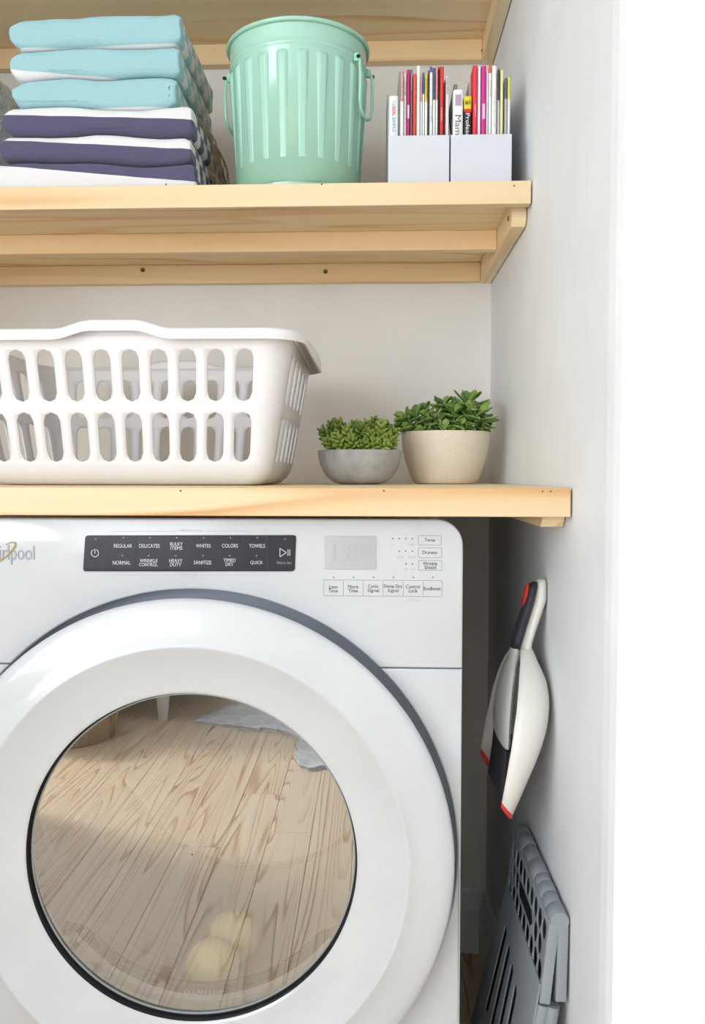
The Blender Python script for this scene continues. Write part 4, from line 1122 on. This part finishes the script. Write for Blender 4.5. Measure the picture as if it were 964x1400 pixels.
slab('tread_half', (xw, hz - .004), (P(766, 1372, YN).x + .001, P(766, 1372, YN).z), .0125, YN, YFs, [], m_stool, st)
# legs: two slanting side panels with slots and a round outer tube
ldx = .17
def leg(xt, zt_, y0, y1, flare, holes, tub):
    bx2 = xt - ldx*(zt_ - FZ)*.985; Ln = math.hypot(xt - bx2, zt_ - FZ)
    outer = [(y0, 0), (y0 - .012, -Ln + .02), (y0 - .012, -Ln + .001), (y0 + .04, -Ln + .001), (y0 + .052, -Ln*.72), (y0 + .075, -Ln*.58), (y1 - .035, -Ln*.58), (y1 - .01 + flare, -Ln*.72), (y1 + flare*1.0, -Ln + .001), (y1 + flare + .045, -Ln + .001), (y1 + flare + .045, -Ln + .02), (y1, -.0)]
    g = slab('leg_panel', (xt - .003, zt_), (bx2 - .003, FZ + .0006), .002, 0, 0, holes, m_stool, st, bev=.0004, outer=outer)
    if holes: slab('slot_shade', (xt + .006 - .010, zt_ - .06), (xt + .006 - .245*ldx, zt_ - .245), .001, y0 + .06, y1 + .03, [], m_stoold, g, bev=0)  # dark sheet in place of the shade within the leg slots
    obj('leg_tube', tube([(xt + .001, y0 + .006, zt_ - (.026 if holes else .001)), ((xt + bx2)/2, y0 + .000, (zt_ + FZ)/2), (bx2, y0 - .006, FZ + .011)], .0088, 14), m_stool, g)
    return g
def slot(y, v0, v1, w=.004, sl=.02): return [(y - w, v0 - .006), (y, v0), (y + w, v0 - .006), (y + w + sl, v1), (y - w + sl, v1)]
x_a = P(731, 1380, YN).x; z_a = P(731, 1380, YN).z
lt = z_a + .028
sl_ = [slot(YN + .105 + .036*i, -.062 + .007*i, -.185, .0095, .004 + .008*i) for i in range(4)]
leg(x_a + .028*ldx + .0055, lt, YN + .004, YFs - .004, .05, sl_, True)
x_b = P(754, 1384, YN).x; z_b = P(754, 1384, YN).z
leg(x_b + .002, z_b + .004, YN + .004, YFs - .004, .05, [], True)

# ================================================================ the room behind the camera (mirrored in the door glass)
def refl(px, py):              # floor point seen mirrored in the glass
    yg = YD - .0125; r = turn(((px - CX)/F, 1, -(py - 700)/F)); t = (FZ - 1)/r.z; p = EYE + r*t
    return Vector((p.x, 2*yg - p.y, FZ))
lp = refl(223, 984); 
sb = thing('sideboard', 'white low sideboard on tapered legs standing behind the camera', 'cabinet', (lp.x - .5, lp.y - .25, FZ))
hL = .15
obj('body', box(lp.x - 1.15, lp.x + .24, lp.y - .60, lp.y + .03, FZ + hL, FZ + hL + .42), m_furn, sb, smooth=False, bevel=.004)
obj('back_panel', box(lp.x - 1.15, lp.x + .24, lp.y - .62, lp.y - .602, FZ + .001, FZ + hL + .42), m_furn, sb, smooth=False)  # added down to the floor to keep light out from under the body
obj('top', box(lp.x - 1.17, lp.x + .26, lp.y - .64, lp.y + .05, FZ + hL + .42, FZ + hL + .445), m_furn, sb, smooth=False, bevel=.003)
for sx in (lp.x, lp.x - 1.1):
    for sy in (lp.y, lp.y - .54):
        obj('leg', loft([ell(sx, sy, FZ + z, r, r, 16) for z, r in ((.0, .016), (.01, .018), (hL, .033))]), m_furn, sb)
rp = refl(172, 985)
bk = Vector((rp.x - .16, lp.y + .03 + .20, FZ))
bt2 = thing('woven_basket', 'round jute basket standing beside the sideboard leg on the floor', 'basket', tuple(bk))
prb = []
for i in range(25):
    z = i*.0085; prb.append((.165 + .02*math.sin(i/24*3.0) + .004*(i % 2), z))
prb += [(.162, .204), (.15, .01), (.001, .01)]
obj('woven_wall', lathe(prb, bk.x, bk.y, FZ + .0005, 64), m_jute, bt2, sharp=0)
rpts = [refl(*p) for p in ((262, 991), (300, 994), (340, 998), (372, 1000), (392, 1004), (405, 1010), (410, 1022), (408, 1050), (425, 1055), (450, 1051), (500, 1056))]
rpts = [(p.x, p.y) for p in rpts]
far = [(rpts[-1][0] + .4, rpts[-1][1] - .3), (rpts[-1][0] + .3, rpts[-1][1] - 1.3), (rpts[0][0] + .6, rpts[0][1] - 1.0), (rpts[0][0] + .25, rpts[0][1] - .45)]
pp = rpts + far; dense = []
for i in range(len(pp)):
    a, b = Vector(pp[i]), Vector(pp[(i + 1) % len(pp)])
    for j in range(6):
        q_ = a.lerp(b, j/6); n_ = noise.noise(Vector((q_.x*22, q_.y*22, 0)))*.035; dense.append((q_.x + n_, q_.y + n_))
bm = flat(dense, [], .012, .003)
for v in bm.verts: v.co.z += FZ + .0064
tag(obj('hide_rug', bm, m_rug, base=(rpts[3][0], rpts[3][1] - .4, FZ)), 'pale grey hide rug with ragged outline on the wooden floor', 'rug')
# added low cabinet, out of view, blocking window light from the floor by the dryer
lc = thing('shade_cabinet', 'added low white cabinet, out of view, shading the floor by the dryer', 'cabinet', (-1.45, -.03, FZ))
obj('body', box(-1.75, -1.155, -.44, .52, FZ + .06, FZ + .80), m_furn, lc, smooth=False, bevel=.003)
obj('plinth', box(-1.74, -1.18, -.42, .50, FZ + .0005, FZ + .0595), m_furn, lc, smooth=False)
obj('top', box(-1.76, -1.14, -.455, .535, FZ + .8005, FZ + .822), m_pine, lc, smooth=False, bevel=.002)
for k in range(3):
    ya = -.435 + k*.318
    dd = obj('door', box(-1.1545, -1.138, ya, ya + .313, FZ + .065, FZ + .795), m_furn, lc, smooth=False, bevel=.002)
    obj('handle', tube([(-1.1385, ya + .28, FZ + .50), (-1.118, ya + .28, FZ + .50), (-1.118, ya + .28, FZ + .62), (-1.1385, ya + .28, FZ + .62)], .004, 8), m_brass, dd)
